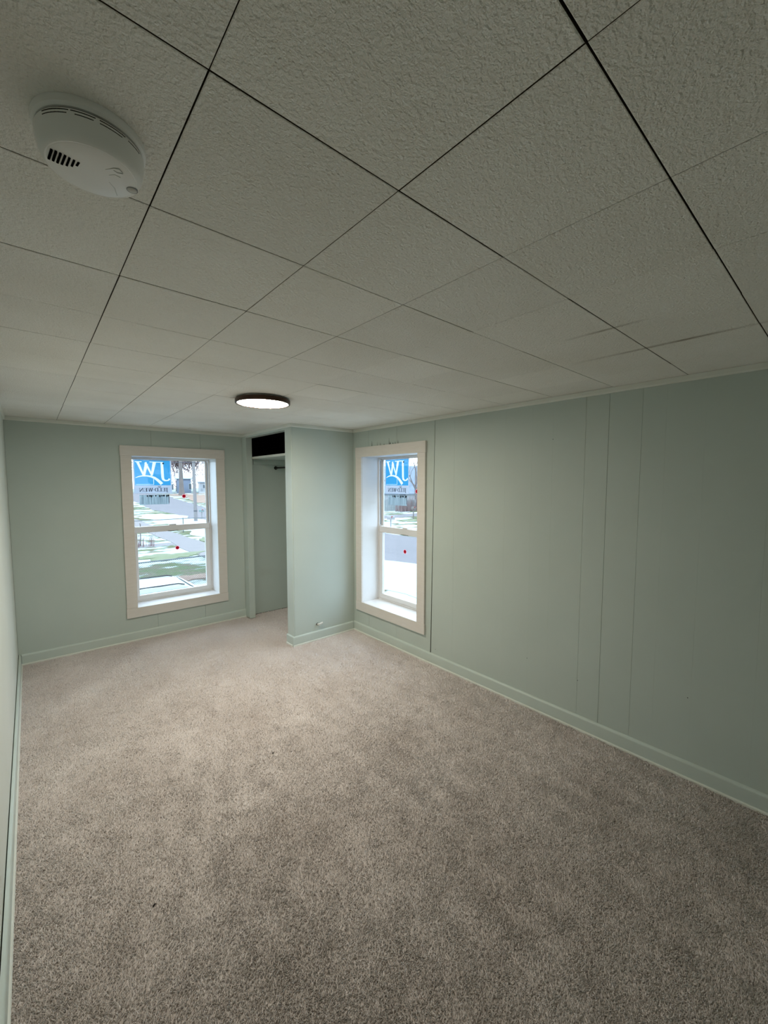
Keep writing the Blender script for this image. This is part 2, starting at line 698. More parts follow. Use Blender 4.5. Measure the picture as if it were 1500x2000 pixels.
hz0, hz1 = WZ0 - 0.016, WZ1 + 0.016
# far wall
panel(wall_back, 'y', YB, XL, 0.823, 0, ZC, (W1X - HOLE, 0.823, hz0, hz1))
panel(wall_back, 'y', YB, 0.823, 1.233, hz1, ZC, gap=0.0008)
panel(wall_back, 'y', YB, 0.823, 1.233, 0, hz0, gap=0.0008)
panel(wall_back, 'y', YB, 1.233, 1.63, 0, ZC, (1.233, W1X + HOLE, hz0, hz1), gap=0.0008)
panel(wall_back, 'y', YB, 1.63, XR, 0, ZC)
# right wall: four-foot sheets with uneven plank grooves
seams = [YR, -0.57, -0.366, -0.03, 0.236, 0.452, 0.600, 0.700, 0.851, 0.967, 1.147, 1.272, 1.452, 1.648, 1.86, 2.066]
for a, b in zip(seams[:-1], seams[1:]):
    if b > 2.0:
        continue
    big = abs(a - 0.851) < 1e-6 or abs(b - 0.851) < 1e-6
    panel(wall_right, 'x', XR, a, b, 0, ZC, gap=0.0006 if big else 0.00006, bev=0.0005 if big else 0.00016)
# the last sheet stops short of the next one: an open black joint, wider at the bottom
for out in ([(1.8602, 0), (2.0655, 0), (2.0405, ZC), (1.8602, ZC)],
            [(2.0745, 0), (2.4542, 0), (2.4542, hz0), (W2Y - HOLE, hz0), (W2Y - HOLE, hz1), (2.4542, hz1), (2.4542, ZC), (2.0435, ZC)]):
    bm = B()
    prism(bm, out, XR, XR + PT - 0.0002, 'x')
    obj('panel', bm, 'green_paint', wall_right)
panel(wall_right, 'x', XR, 2.455, 2.818, hz1, ZC, gap=0.0008)
panel(wall_right, 'x', XR, 2.455, 2.818, 0, hz0, gap=0.0008)
panel(wall_right, 'x', XR, 2.818, YB, 0, ZC, (2.818, W2Y + HOLE, hz0, hz1), gap=0.0008)
# left and rear wall sheets
for a, b in ((YR, 0.42), (0.42, 1.64), (1.64, 2.86), (2.86, YB)):
    panel(wall_left, 'X', XL, a, b, 0, ZC, material='pale_wall_paint')
for a, b in ((XL, 0.9), (0.9, XR)):
    panel(wall_rear, 'Y', YR, a, b, 0, ZC)

# torn paint marks above the right-hand window
for y, z0, z1, w in ((2.772, 1.693, 1.735, .003), (2.70, 1.692, 1.722, .002), (2.66, 1.691, 1.712, .003), (2.612, 1.691, 1.70, .006),
                     (2.548, 1.691, 1.745, .003), (2.535, 1.691, 1.712, .007), (2.50, 1.690, 1.702, .006), (2.474, 1.690, 1.707, .004), (2.44, 1.69, 1.716, .003)):
    bm = B()
    prism(bm, [(y - w, z0 - .003), (y + w, z0 - .003), (y + w * .4, z0 + (z1 - z0) * .5), (y + w * .15, z1), (y - w * .3, z0 + (z1 - z0) * .6)], XR - 0.0006, XR + 0.001, 'x')
    obj('paint_tear', bm, 'dark_gap', wall_right)
# nail heads
for y, z in ((0.463, 0.38), (0.964, 0.275), (1.272, 0.30), (1.146, 1.62), (2.02, 0.12)):
    bm = B()
    tube(bm, [(XR - 0.0008, y, z), (XR + 0.002, y, z)], 0.0022, 8)
    obj('nail_head', bm, 'dark_gap', wall_right)

# ------------------------------------------------------------------ closet
CW = 0.060          # depth of the closet front frame
bm = B()
box(bm, XC + 0.012, XR, YC + PT, 3.128, 0, ZC)
wall_cs = struct(obj('wall_closet_side', bm, 'dark_gap'), 'pale green closet side wall facing the camera', 'wall')
panel(wall_cs, 'y', YC, XC + 0.0075, XR - 0.001, 0, ZC, gap=0.0006)
panel(wall_cs, 'Y', 3.1335, XC + CW, XR - 0.001, 0, 1.60, gap=0.0006)
closet_front = struct(empty('wall_closet_front', (XC, 3.5, 0)), 'pale green frame around the open closet', 'wall')


def cpart(name, x0, x1, y0, y1, z0, z1, m, parent=closet_front, bev=0.0015):
    bm = B()
    box(bm, x0 - XC, x1 - XC, y0 - 3.5, y1 - 3.5, z0, z1, bev)
    return obj(name, bm, m, parent)


cpart('post', XC, XC + 0.007, YC, 3.150, 0, ZC, 'green_trim_paint')
cpart('post_return', XC + 0.0072, XC + CW, 3.134, 3.150, 0, ZC, 'green_trim_paint')
cpart('post', XC, XC + CW, 3.958, YB - 0.001, 0, ZC, 'green_trim_paint')
cpart('header', XC, XC + CW, 3.1505, 3.9575, 1.812, ZC, 'green_trim_paint')
# cupboard above the closet shelf, its darkness painted as black boards
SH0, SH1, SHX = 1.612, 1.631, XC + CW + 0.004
cub = struct(empty('wall_closet_cupboard', (XC, 3.5, 0)), 'compartment above the closet shelf, its darkness painted on black boards', 'compartment')
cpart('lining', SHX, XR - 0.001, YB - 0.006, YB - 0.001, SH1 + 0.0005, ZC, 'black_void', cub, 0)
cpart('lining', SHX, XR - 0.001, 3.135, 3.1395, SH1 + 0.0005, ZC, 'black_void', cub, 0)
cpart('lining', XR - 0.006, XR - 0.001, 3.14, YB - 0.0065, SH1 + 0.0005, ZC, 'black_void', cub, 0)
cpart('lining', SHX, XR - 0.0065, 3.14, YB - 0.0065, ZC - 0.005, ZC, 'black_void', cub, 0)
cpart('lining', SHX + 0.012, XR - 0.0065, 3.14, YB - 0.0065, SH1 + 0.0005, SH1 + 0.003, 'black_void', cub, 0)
shelf = tag(empty('closet_shelf', ((SHX + XR) / 2, 3.6, SH0)), 'white painted shelf spanning the closet under the black compartment', 'shelf')


def spart(name, x0, x1, y0, y1, z0, z1, m, bev=0.001):
    bm = B()
    ox, oy, oz = (SHX + XR) / 2, 3.6, SH0
    box(bm, x0 - ox, x1 - ox, y0 - oy, y1 - oy, z0 - oz, z1 - oz, bev)
    return obj(name, bm, m, shelf)


spart('board', SHX + 0.006, XR - 0.001, 3.1345, YB - 0.001, SH0, SH1, 'green_trim_paint')
spart('front_edge', SHX, SHX + 0.006, 3.1345, YB - 0.001, SH0 - 0.002, SH1, 'cream_trim_paint')
spart('support_cleat', SHX + 0.05, XR - 0.002, YB - 0.016, YB - 0.001, SH0 - 0.05, SH0 - 0.0003, 'green_trim_paint')
# hanging rod
rod = tag(empty('closet_rod', (1.992, 3.6, 1.530)), 'dark metal hanging rod under the closet shelf', 'rod')
bm = B()
tube(bm, [(0, 3.1345 - 3.6, 0), (0, YB - 0.001 - 3.6, 0)], 0.0095, 20)
obj('rail', bm, 'black_metal', rod, True)
for y0, y1 in ((YB - 0.0165 - 3.6, YB - 0.001 - 3.6), (3.1345 - 3.6, 3.149 - 3.6)):
    bm = B()
    tube(bm, [(0, y0, 0), (0, y1, 0)], [0.015, 0.019] if y0 > 0 else [0.019, 0.015], 20)
    f = obj('flange', bm, 'black_metal', rod, True)
    for s in (-1, 1):
        bm = B()
        ys = y0 if y0 > 0 else y1
        tube(bm, [(s * 0.012, ys - 0.0016, 0.0), (s * 0.012, ys + 0.0016, 0.0)], 0.0028, 8)
        obj('screw', bm, 'steel', f)

# cable end sticking out of the closet side wall
cab = tag(empty('cable_outlet', (1.868, YC, 0.137)), 'small white cable end poking out low on the closet wall', 'cable')
bm = B()
lathe(bm, [(0, 0), (0.011, 0), (0.011, 0.002), (0, 0.002)], 16)
bmesh.ops.rotate(bm, verts=bm.verts[:], matrix=Matrix.Rotation(R(90), 3, 'X'))
bmesh.ops.translate(bm, verts=bm.verts[:], vec=(-0.012, 0, 0))
obj('hole_rim', bm, 'dark_gap', cab)
bm = B()
tube(bm, [(-0.012, 0.0, 0.0), (-0.010, -0.016, 0.003), (0.004, -0.022, 0.006), (0.022, -0.020, 0.008)], 0.0058, 10)
obj('cable', bm, 'cable_white', cab, True)
bm = B()
tube(bm, [(0.000, -0.022, 0.004), (0.030, -0.0205, 0.009)], 0.0082, 12)
obj('plug', bm, 'cable_white', cab, True)
bm = B()
tube(bm, [(-0.012, 0.0, -0.004), (-0.008, -0.014, -0.010), (0.004, -0.016, -0.016)], 0.003, 8)
obj('cable', bm, 'cable_white', cab, True)

# ------------------------------------------------------------------ baseboards, ceiling trim
BH, BT = 0.080, 0.0125


def prof_base(h=BH, t=BT):
    pts = [(0, 0), (t, 0), (t, h - 0.014)]
    for k in range(1, 6):
        a = k / 5 * math.pi / 2
        pts.append((t - 0.008 + 0.008 * math.cos(a), h - 0.014 + 0.012 * math.sin(a)))
    pts += [(0, h)]
    return pts


def base_run(name, side, u0, u1, face, lab, m='green_trim_paint', z0=-0.008):
    """side: which way it faces: '-x','-y','+x'"""
    bm = B()
    P = prof_base()
    ax = 'y' if side[1] == 'x' else 'x'
    sg = -1 if side[0] == '-' else 1
    prism(bm, [(face + sg * d, z if z > 0 else z0) for d, z in P], u0, u1, ax)
    o = struct(obj(name, bm, m, None, True), lab, 'baseboard')
    bm = B()
    prism(bm, [(face + sg * d, z) for d, z in ((BT, z0), (BT + 0.006, z0), (BT + 0.006, 0.005), (BT + 0.004, 0.009), (BT, 0.010))], u0, u1, ax)
    obj('shoe_strip', bm, 'shoe_paint', o)
    return o


base_run('baseboard_back', '-y', XL + 0.018, XC - 0.0005, YB, 'green painted baseboard under the far window')
base_run('baseboard_right', '-x', YR + 0.001, YC - 0.001, XR, 'long green baseboard along the right wall')
base_run('baseboard_closet_side', '-y', XC - 0.0135, XR - 0.019, YC, 'short green baseboard at the foot of the closet side wall')
base_run('baseboard_closet_front', '-x', YC + 0.0005, 3.150, XC, 'stub of green baseboard around the closet post')
base_run('baseboard_left', '+x', YR + 0.001, YB - 0.001, XL + 0.0035, 'pale green baseboard along the left wall with a dark gap behind')
base_run('baseboard_rear', '-y', XL + 0.02, XR - 0.02, YR + 0.0125, 'baseboard on the wall behind the camera')


def crown(name, axis, face, sg, u0, u1, lab, m='cream_trim_paint'):
    bm = B()
    P = [(0, -0.0010), (0.011, -0.0010), (0.011, -0.021), (0.009, -0.025), (0.006, -0.0275), (0, -0.0275)]
    prism(bm, [(face + sg * d, ZC + z) for d, z in P], u0, u1, axis)
    return struct(obj(name, bm, m), lab, 'trim')


crown('trim_1', 'y', XR, -1, YR, YC - 0.0005, 'cream ceiling moulding along the right wall')
crown('trim_2', 'x', YB, -1, XL, XC - 0.0005, 'cream ceiling moulding along the far wall')
crown('trim_3', 'x', YC, -1, XC - 0.014, XR - 0.0145, 'cream ceiling moulding over the closet side wall')
crown('trim_4', 'y', XC, -1, YC, YB - 0.0145, 'cream ceiling moulding over the closet opening')
crown('trim_5', 'y', XL, 1, YR, YB - 0.0145, 'cream ceiling moulding along the left wall')


# ================================================================== WINDOWS
GU, GL_ = 0.2275, 0.2000       # depth of the upper and lower glass centre


def window(name, loc, rz, lab):
    root = struct(empty(name, loc, rz), lab, 'window')

    def part(nm, x0, x1, y0, y1, z0, z1, m, bev=0.0012, parent=root):
        bm = B()
        box(bm, x0, x1, y0, y1, z0, z1, bev)
        return obj(nm, bm, m, parent)
    # flat casing boards
    part('head_casing', -0.434, 0.434, -0.019, -0.0003, WZ1, WZ1 + 0.086, 'primed_white')
    part('sill_casing', -0.434, 0.434, -0.019, -0.0003, WZ0 - 0.083, WZ0, 'primed_white')
    for s in (-1, 1):
        a, b = sorted((s * WH, s * 0.431))
        part('side_casing', a, b, -0.018, -0.0003, WZ0 + 0.0006, WZ1 - 0.0006, 'primed_white')
    # deep white reveal
    d0, d1 = -0.004, 0.180
    jt = 0.0155
    for s in (-1, 1):
        a, b = sorted((s * (WH + 0.0025), s * (WH + jt)))
        part('jamb', a, b, 0.0002, 0.232, WZ0 - 0.002, WZ1 + 0.002, 'jamb_white', 0.0008)
    part('head_jamb', -WH - jt, WH + jt, 0.0002, 0.232, WZ1 + 0.0025, WZ1 + jt, 'jamb_white', 0.0008)
    part('stool', -WH - jt, WH + jt, 0.0002, 0.232, WZ0 - jt, WZ0 - 0.0025, 'jamb_white', 0.0008)
    # vinyl frame with balance tracks
    fr = part('frame_sill', -WH, WH, 0.183, 0.232, WZ0 - 0.002, WZ0 + 0.012, 'vinyl_white')
    part('frame_head', -WH, WH, 0.183, 0.232, WZ1 - 0.010, WZ1 + 0.002, 'vinyl_white')
    for s in (-1, 1):
        a, b = sorted((s * (WH + 0.002), s * (WH - 0.010)))
        f = part('frame_side', a, b, 0.183, 0.232, WZ0 + 0.0122, WZ1 - 0.0102, 'vinyl_white')
        a, b = sorted((s * (WH - 0.0098), s * (WH - 0.0125)))
        part('balance_track', a, b, 0.196, 0.206, WZ0 + 0.70, WZ1 - 0.03, 'track_grey', 0.0004, f)
    # lower sash (inner), upper sash (outer)

    def sash(nm, y0, y1, ho, hi, z0, zi0, zi1, z1, yg):
        e = empty(nm, (0, (y0 + y1) / 2, z0), 0, root)
        oy = (y0 + y1) / 2

        def sp(n2, xa, xb, za, zb, ya=y0, yb=y1, m='vinyl_white', bev=0.003):
            bm = B()
            box(bm, xa, xb, ya - oy, yb - oy, za - z0, zb - z0, bev, 2)
            return obj(n2, bm, m, e)
        sp('bottom_rail', -ho, ho, z0, zi0)
        sp('top_rail', -ho, ho, zi1, z1)
        sp('stile', -ho, -hi, zi0 + .0002, zi1 - .0002)
        sp('stile', hi, ho, zi0 + .0002, zi1 - .0002)
        sp('glass', -hi + 0.0003, hi - 0.0003, zi0 + 0.0003, zi1 - 0.0003, yg - 0.002, yg + 0.002, 'window_glass', 0)
        return e, sp, oy
    lo, lsp, oy = sash('lower_sash', 0.1845, 0.2145, 0.338, 0.296, WZ0 + 0.0125, 0.342, 0.917, 0.973, GL_)
    # sash lock and dark finger lift under the meeting rail
    lsp('sash_lock', -0.03, 0.03, 0.9735, 0.983, 0.188, 0.209, 'vinyl_white', 0.002)
    lsp('finger_lift', -0.045, 0.045, 0.9172, 0.9212, 0.1830, 0.1846, 'black_metal', 0.0004)
    for s in (-1, 1):
        lsp('tilt_latch', s * 0.322 - 0.012, s * 0.322 + 0.012, 0.9735, 0.9775, 0.187, 0.205, 'vinyl_white', 0.001)
    sash('upper_sash', 0.2165, 0.2315, 0.338, 0.318, 0.935, 0.962, 1.5835, 1.5915, GU)
    return root


win1 = window('window_1', (W1X, YB, 0), 0.0, 'white double-hung window in the far wall')
win2 = window('window_2', (XR, W2Y, 0), R(-90), 'white double-hung window in the right wall beside the closet')


# ------------------------------------------------------------------ printed stickers on the glass
def to_world(which, x, y, z):
    return (W1X + x, YB + y, z) if which == 1 else (XR + y, W2Y - x, z)


def sheet(name, polys, y0, y1, m, parent):
    """flat shapes (x,z) with thickness y0..y1"""
    bm = B()
    for p in polys:
        A = [bm.verts.new((a, y0, b)) for a, b in p]
        Bv = [bm.verts.new((a, y1, b)) for a, b in p]
        bm.faces.new(A)
        bm.faces.new(Bv[::-1])
        for i in range(len(p)):
            j = (i + 1) % len(p)
            bm.faces.new((A[i], Bv[i], Bv[j], A[j]))
    return obj(name, bm, m, parent)


def rect(x0, x1, z0, z1):
    return [(x0, z0), (x1, z0), (x1, z1), (x0, z1)]


def stroke(x0, z0, x1, z1, w):
    """slanted stroke with level ends, horizontal width w"""
    return [(x0 - w / 2, z0), (x0 + w / 2, z0), (x1 + w / 2, z1), (x1 - w / 2, z1)]


def arc_band(pts, widths):
    """ribbon polygons along a centre line"""
    out = []
    P = [Vector(p) for p in pts]
    nrm = []
    for i in range(len(P)):
        d = (P[min(i + 1, len(P) - 1)] - P[max(i - 1, 0)]).normalized()
        nrm.append(Vector((-d.y, d.x)))
    for i in range(len(P) - 1):
        a, b = P[i], P[i + 1]
        out.append([tuple(a - nrm[i] * widths[i] / 2), tuple(b - nrm[i + 1] * widths[i + 1] / 2),
                    tuple(b + nrm[i + 1] * widths[i + 1] / 2), tuple(a + nrm[i] * widths[i] / 2)])
    return out


def serif_letter(ch, x, z, h):
    """small serif capitals from strokes; returns polygons and advance (unit em = h)"""
    T, t, s = 0.17 * h, 0.07 * h, 0.05 * h
    o = []
    if ch == 'J':
        o += [rect(x + .22 * h, x + .22 * h + T, z - .12 * h, z + h), rect(x + .08 * h, x + .53 * h, z + h - s, z + h)]
        o += arc_band([(x + .30 * h, z - .1 * h), (x + .22 * h, z - .24 * h), (x + .06 * h, z - .27 * h)], [T, .1 * h, .06 * h])
        return o, 0.58 * h
    if ch == 'E':
        o += [rect(x + .08 * h, x + .08 * h + T, z, z + h), rect(x, x + .62 * h, z + h - t, z + h), rect(x, x + .66 * h, z, z + t),
              rect(x + .2 * h, x + .5 * h, z + .5 * h, z + .5 * h + t), rect(x + .58 * h, x + .62 * h, z + .76 * h, z + h), rect(x + .62 * h, x + .66 * h, z, z + .26 * h)]
        return o, 0.74 * h
    if ch == 'L':
        o += [rect(x + .08 * h, x + .08 * h + T, z, z + h), rect(x, x + .34 * h, z + h - s, z + h), rect(x, x + .62 * h, z, z + t), rect(x + .57 * h, x + .62 * h, z, z + .28 * h)]
        return o, 0.68 * h
    if ch == 'D':
        o += [rect(x + .08 * h, x + .08 * h + T, z, z + h)]
        c = [(x + .08 * h, z + h - t / 2), (x + .4 * h, z + h - t / 2), (x + .62 * h, z + .84 * h), (x + .72 * h, z + .5 * h), (x + .62 * h, z + .16 * h), (x + .4 * h, z + t / 2), (x + .08 * h, z + t / 2)]
        o += arc_band(c, [t, t, T * .8, T, T * .8, t, t])
        return o, 0.86 * h
    if ch == '-':
        return [rect(x + .02 * h, x + .22 * h, z + .42 * h, z + .54 * h)], 0.26 * h
    if ch == 'W':
        o += [stroke(x + .30 * h, z, x + .1 * h, z + h, T), stroke(x + .32 * h, z, x + .5 * h, z + h, t), stroke(x + .72 * h, z, x + .52 * h, z + h, T), stroke(x + .74 * h, z, x + .94 * h, z + h, t),
              rect(x - .04 * h, x + .24 * h, z + h - s, z + h), rect(x + .82 * h, x + 1.06 * h, z + h - s, z + h)]
        return o, 1.08 * h
    if ch == 'N':
        o += [rect(x + .1 * h, x + .1 * h + t, z, z + h), stroke(x + .72 * h, z, x + .16 * h, z + h, T), rect(x + .72 * h, x + .72 * h + t, z, z + h),
              rect(x, x + .28 * h, z, z + s), rect(x + .62 * h, x + .92 * h, z + h - s, z + h), rect(x, x + .2 * h, z + h - s, z + h)]
        return o, 0.94 * h
    return o, 0.4 * h


def print_areas(outer, shapes, parent):
    """one printed rectangle cut into its blue ground and its white lettering, side by side in one plane"""
    from mathutils.geometry import delaunay_2d_cdt
    V, E_ = [], []
    for poly in [outer] + shapes:
        k = len(V)
        V += [Vector(p) for p in poly]
        E_ += [(k + i, k + (i + 1) % len(poly)) for i in range(len(poly))]
    vo, eo, fo, *_ = delaunay_2d_cdt(V, E_, [], 0, 1e-6)

    def inside(p, poly):
        c = False
        for i in range(len(poly)):
            (xa, ya), (xb, yb) = poly[i - 1], poly[i]
            if (ya > p[1]) != (yb > p[1]) and p[0] < (xb - xa) * (p[1] - ya) / (yb - ya) + xa:
                c = not c
        return c
    tri = {True: [], False: []}
    for f in fo:
        pts = [tuple(vo[i]) for i in f]
        cx, cy = sum(p[0] for p in pts) / len(pts), sum(p[1] for p in pts) / len(pts)
        if inside((cx, cy), outer):
            tri[any(inside((cx, cy), q) for q in shapes)].append(pts)
    for white, nm, m in ((False, 'blue_print', 'film_blue'), (True, 'logo_print', 'film_white')):
        bm = B()
        for t in tri[white]:
            bm.faces.new([bm.verts.new((x, 0.0007, z)) for x, z in t])
        bmesh.ops.remove_doubles(bm, verts=bm.verts[:], dist=1e-6)
        o = obj(nm, bm, m, parent)
        if white:
            o['kind'] = 'stuff'


def sticker(which, lab):
    e = tag(empty('window_sticker', to_world(which, 0, GU - 0.0036, 1.0), 0 if which == 1 else R(-90)), lab, 'sticker', 'printed maker stickers on the upper window panes')
    Z = lambda z: z - 1.0
    x0, x1 = -0.291, 0.004
    zt, zb = 1.5815, 1.350
    W_, H_ = x1 - x0, zt - zb
    # sheet (white), its blue print, then the white lettering in front of the blue
    sheet('backing_sheet', [rect(x0 - 0.010, x0 - .0001, Z(zb), Z(1.5832)), rect(x1 + .0001, x1 + 0.010, Z(zb), Z(1.5832)),
                            rect(x0, x1, Z(zt) + .0001, Z(1.5832)), rect(x0 - 0.010, x1 + 0.010, Z(1.277), Z(zb) - .0001)], 0.0006, 0.0009, 'film_white', e)
    U = lambda u, v: (x0 + u * W_, Z(zt) - v * H_)       # u right, v down, as seen from the room (mirrored print)

    def P(*uv):
        return [U(*p) for p in uv]
    # W (left) with serifs
    logo = [P((.075, .075), (.14, .075), (.295, .60), (.225, .60)), P((.225, .60), (.295, .60), (.355, .13), (.285, .13)),
            P((.285, .13), (.33, .09), (.50, .61), (.45, .61)), P((.435, .61), (.495, .61), (.60, .085), (.505, .085)),
            P((.02, .055), (.20, .055), (.20, .085), (.02, .085)), P((.42, .055), (.72, .055), (.72, .085), (.42, .085)),
            P((.285, .095), (.335, .07), (.345, .14), (.28, .15))]
    logo[0] = P((.05, .075), (.125, .075), (.265, .60), (.215, .60))
    logo[1] = P((.215, .60), (.285, .60), (.375, .15), (.285, .15))
    # J (right) with its hook
    logo += [P((.72, .055), (.80, .055), (.80, .12), (.755, .12)), P((.725, .075), (.80, .075), (.815, .70), (.735, .70))]
    logo += arc_band([U(.775, .70), U(.79, .76), (U(.83, .80)), U(.88, .81), U(.94, .79), U(.975, .73)], [.022, .021, .014, .010, .012, .017])
    # sweeping arc
    logo += arc_band([U(.02, .70), U(.10, .655), U(.20, .625), U(.32, .62), U(.44, .645), U(.54, .70), U(.62, .78), U(.70, .88), U(.745, .95)],
                     [.004, .008, .010, .012, .016, .020, .023, .026, .028])
    logo += [P((.02, .97), (.52, .97), (.52, .957), (.02, .957)), P((.507, .957), (.52, .957), (.52, .74), (.507, .74))]
    print_areas(rect(x0, x1, Z(zb), Z(zt)), logo, e)
    sheet('peg_mark', [[U(.80 + .028 * math.cos(a), .115 + .032 * math.sin(a)) for a in np.linspace(0, 2 * math.pi, 12, endpoint=False)]], -0.0004, -0.0001, 'film_dark_print', e)
    # maker's name, printed to be read from outdoors, so mirrored from here
    h = 0.0335
    polys, x = [], 0.0
    for ch in 'JELD-WEN':
        o, adv = serif_letter(ch, x, 0, h)
        polys += o
        x += adv
    sc = 0.245 / x
    polys = [[(-0.018 - px * sc, Z(1.2925) + pz) for px, pz in p] for p in polys]
    xr = -0.018 - 0.075
    hs = 0.012
    polys += [rect(xr - hs, xr - hs + .003, Z(1.327), Z(1.342)), rect(xr + hs - .003, xr + hs, Z(1.327), Z(1.342)), rect(xr - hs, xr + hs, Z(1.339), Z(1.342)), rect(xr - .004, xr + .004, Z(1.327), Z(1.335))]
    sheet('name_print', polys, 0.0, 0.0002, 'film_grey_print', e)
    # hanging data label below
    lb = sheet('data_label', [rect(-0.260, -0.012, Z(1.172), Z(1.262))], 0.0006, 0.0009, 'film_label', e)
    pr = [rect(-0.0175, -0.013, Z(1.184), Z(1.262))]
    rr = random.Random(5)
    xx = -0.256
    while xx < -0.02:
        w = rr.uniform(.003, .014)
        pr.append(rect(xx, min(xx + w, -0.016), Z(1.243 + rr.uniform(-.004, .004)), Z(1.260)) if rr.random() < (.75 if xx > -.10 else .25) else rect(xx, xx + w, Z(1.2585), Z(1.260)))
        xx += w + rr.uniform(.001, .006)
    sheet('label_print', pr, 0.0002, 0.0004, 'film_dark_print', lb)
    pr = [rect(x_, x_ + .0015, Z(1.175), Z(1.240)) for x_ in (-.247, -.24, -.232, -.19, -.165, -.14, -.118, -.092, -.066, -.04)]
    sheet('label_rule', pr, 0.0002, 0.0004, 'film_grey_print', lb)['kind'] = 'stuff'
    return e


sticker(1, 'blue and white maker sticker seen mirrored on the far window upper pane')
sticker(2, 'blue and white maker sticker seen mirrored on the right-hand window upper pane')


def dot(which, x, z, y, lab):
    o = empty('dot_sticker', to_world(which, x, y - 0.0032, z), 0 if which == 1 else R(-90))
    tag(o, lab, 'sticker', 'round red stickers on the window panes')
    circ = lambda r: [(r * math.cos(a), r * math.sin(a)) for a in np.linspace(0, 2 * math.pi, 28, endpoint=False)]
    sheet('clear_rim', [circ(0.0195)], 0.0004, 0.0007, 'film_pink', o)  # pink film ring drawn for the blurred halo around the red disc
    sheet('red_disc', [circ(0.0150)], 0.0, 0.0003, 'film_red', o)


dot(1, 0.036, 0.749, GL_, 'round red sticker on the far window lower pane')
dot(1, 0.118, 1.244, GU, 'round red sticker on the far window upper pane')
dot(2, -0.006, 0.772, GL_, 'round red sticker on the right-hand window lower pane')
dot(2, 0.110, 1.300, GU, 'round red sticker on the right-hand window upper pane')

# ================================================================== CEILING LAMP
LX, LY = 1.038, 2.262
lamp = tag(empty('ceiling_lamp', (LX, LY, ZC)), 'round flush ceiling lamp with dark bronze rim, lit warm yellow', 'lamp')
emission('lamp_glow', (1.0, 0.91, 0.76, 1), LAMP_STRENGTH)
bm = B()
lathe(bm, [(0, 0.001), (0.128, 0.001), (0.128, -0.008), (0, -0.008)], 64)
obj('mounting_plate', bm, 'cream_trim_paint', lamp, True)
bm = B()
lathe(bm, [(0.100, -0.0082), (0.149, -0.0082), (0.1525, -0.011), (0.1525, -0.030), (0.150, -0.0325), (0.1425, -0.0325), (0.141, -0.030), (0.141, -0.0125), (0.100, -0.0125)], 72)
obj('rim', bm, 'bronze', lamp, True)
bm = B()
lathe(bm, [(0, -0.014), (0.1405, -0.014), (0.1405, -0.0296), (0.1, -0.0302), (0, -0.0305)], 72)
obj('diffuser', bm, 'lamp_glow', lamp, True)

# ================================================================== SMOKE DETECTOR
DX, DY = 0.0885, 0.7275
sd = tag(empty('smoke_detector', (DX, DY, ZC)), 'round white smoke detector on the ceiling tiles at upper left', 'smoke detector')
bm = B()
lathe(bm, [(0, 0.0015), (0.0655, 0.0015), (0.0665, -0.002), (0.0655, -0.0085), (0.062, -0.011), (0, -0.011)], 64)
obj('base_plate', bm, 'detector_white', sd, True)
bm = B()
lathe(bm, [(0.0, -0.0112), (0.0575, -0.0112), (0.0575, -0.0142), (0, -0.0142)], 64)
obj('shadow_gap', bm, 'dark_gap', sd, True)
bm = B()
lathe(bm, [(0, -0.0143), (0.0622, -0.0143), (0.0632, -0.0158), (0.0632, -0.019), (0.0622, -0.028), (0.0600, -0.038), (0.0570, -0.0445),
           (0.0530, -0.0470), (0.0515, -0.0468), (0.050, -0.0476), (0.03, -0.0492), (0, -0.0497)], 72)
cover = obj('cover', bm, 'detector_white', sd, True)


def on_face(u, v, z):
    """where the photograph's sight line through pixel (u,v) meets the level z (the detector face)"""
    f = 799.2
    yaw, pit = R(40.872), R(4.08)
    fw = Vector((math.sin(yaw) * math.cos(pit), math.cos(yaw) * math.cos(pit), -math.sin(pit)))
    r = Vector((math.cos(yaw), -math.sin(yaw), 0))
    up = r.cross(fw)
    d = fw + r * ((u - 750) / f) - up * ((v - 1000) / f)
    t = (z - CAM_Z) / d.z
    return Vector((d.x * t - DX, d.y * t - DY))


ZF = ZC - 0.0492
slots = [((100.7, 293), (95, 310.5)), ((109.5, 296), (103.5, 314)), ((118.5, 299.5), (112, 318)), ((127.5, 303.3), (120.5, 321)), ((136.0, 307.5), (130, 323.5)),
         ((145.0, 312), (140, 324.5)), ((154, 316.5), (149.5, 323.5))]
for a, b in slots:
    pa, pb = on_face(*a, ZF), on_face(*b, ZF)
    d = (pb - pa).normalized()
    nn = Vector((-d.y, d.x)) * 0.00125
    bm = B()
    prism(bm, [tuple(pa - nn), tuple(pb - nn), tuple(pb + nn), tuple(pa + nn)], -0.0500, -0.0470, 'z')
    obj('vent_slot', bm, 'black_void', cover)
# test button, ring and thin score line on the cover
pb = on_face(258, 371, ZC - 0.0478)
bm = B()
lathe(bm, [(0, -0.044), (0.0062, -0.044), (0.0062, -0.0488), (0.0052, -0.0494), (0, -0.0496)], 28, pb.x, pb.y)
btn = obj('test_button', bm, 'detector_grey', cover, True)
bm = B()
lathe(bm, [(0.0063, -0.0465), (0.0074, -0.0465), (0.0074, -0.0486), (0.0063, -0.0486)], 28, pb.x, pb.y)
obj('button_ring', bm, 'track_grey', btn, True)
la, lm_, lb = on_face(213, 355, ZF), on_face(224, 368, ZF), on_face(229, 384, ZF)
bm = B()
tube(bm, [(p.x, p.y, -0.0486 if p is not lb else -0.0472) for p in (la, lm_, lb)], 0.0009, 6)
obj('score_line', bm, 'detector_grey', cover)
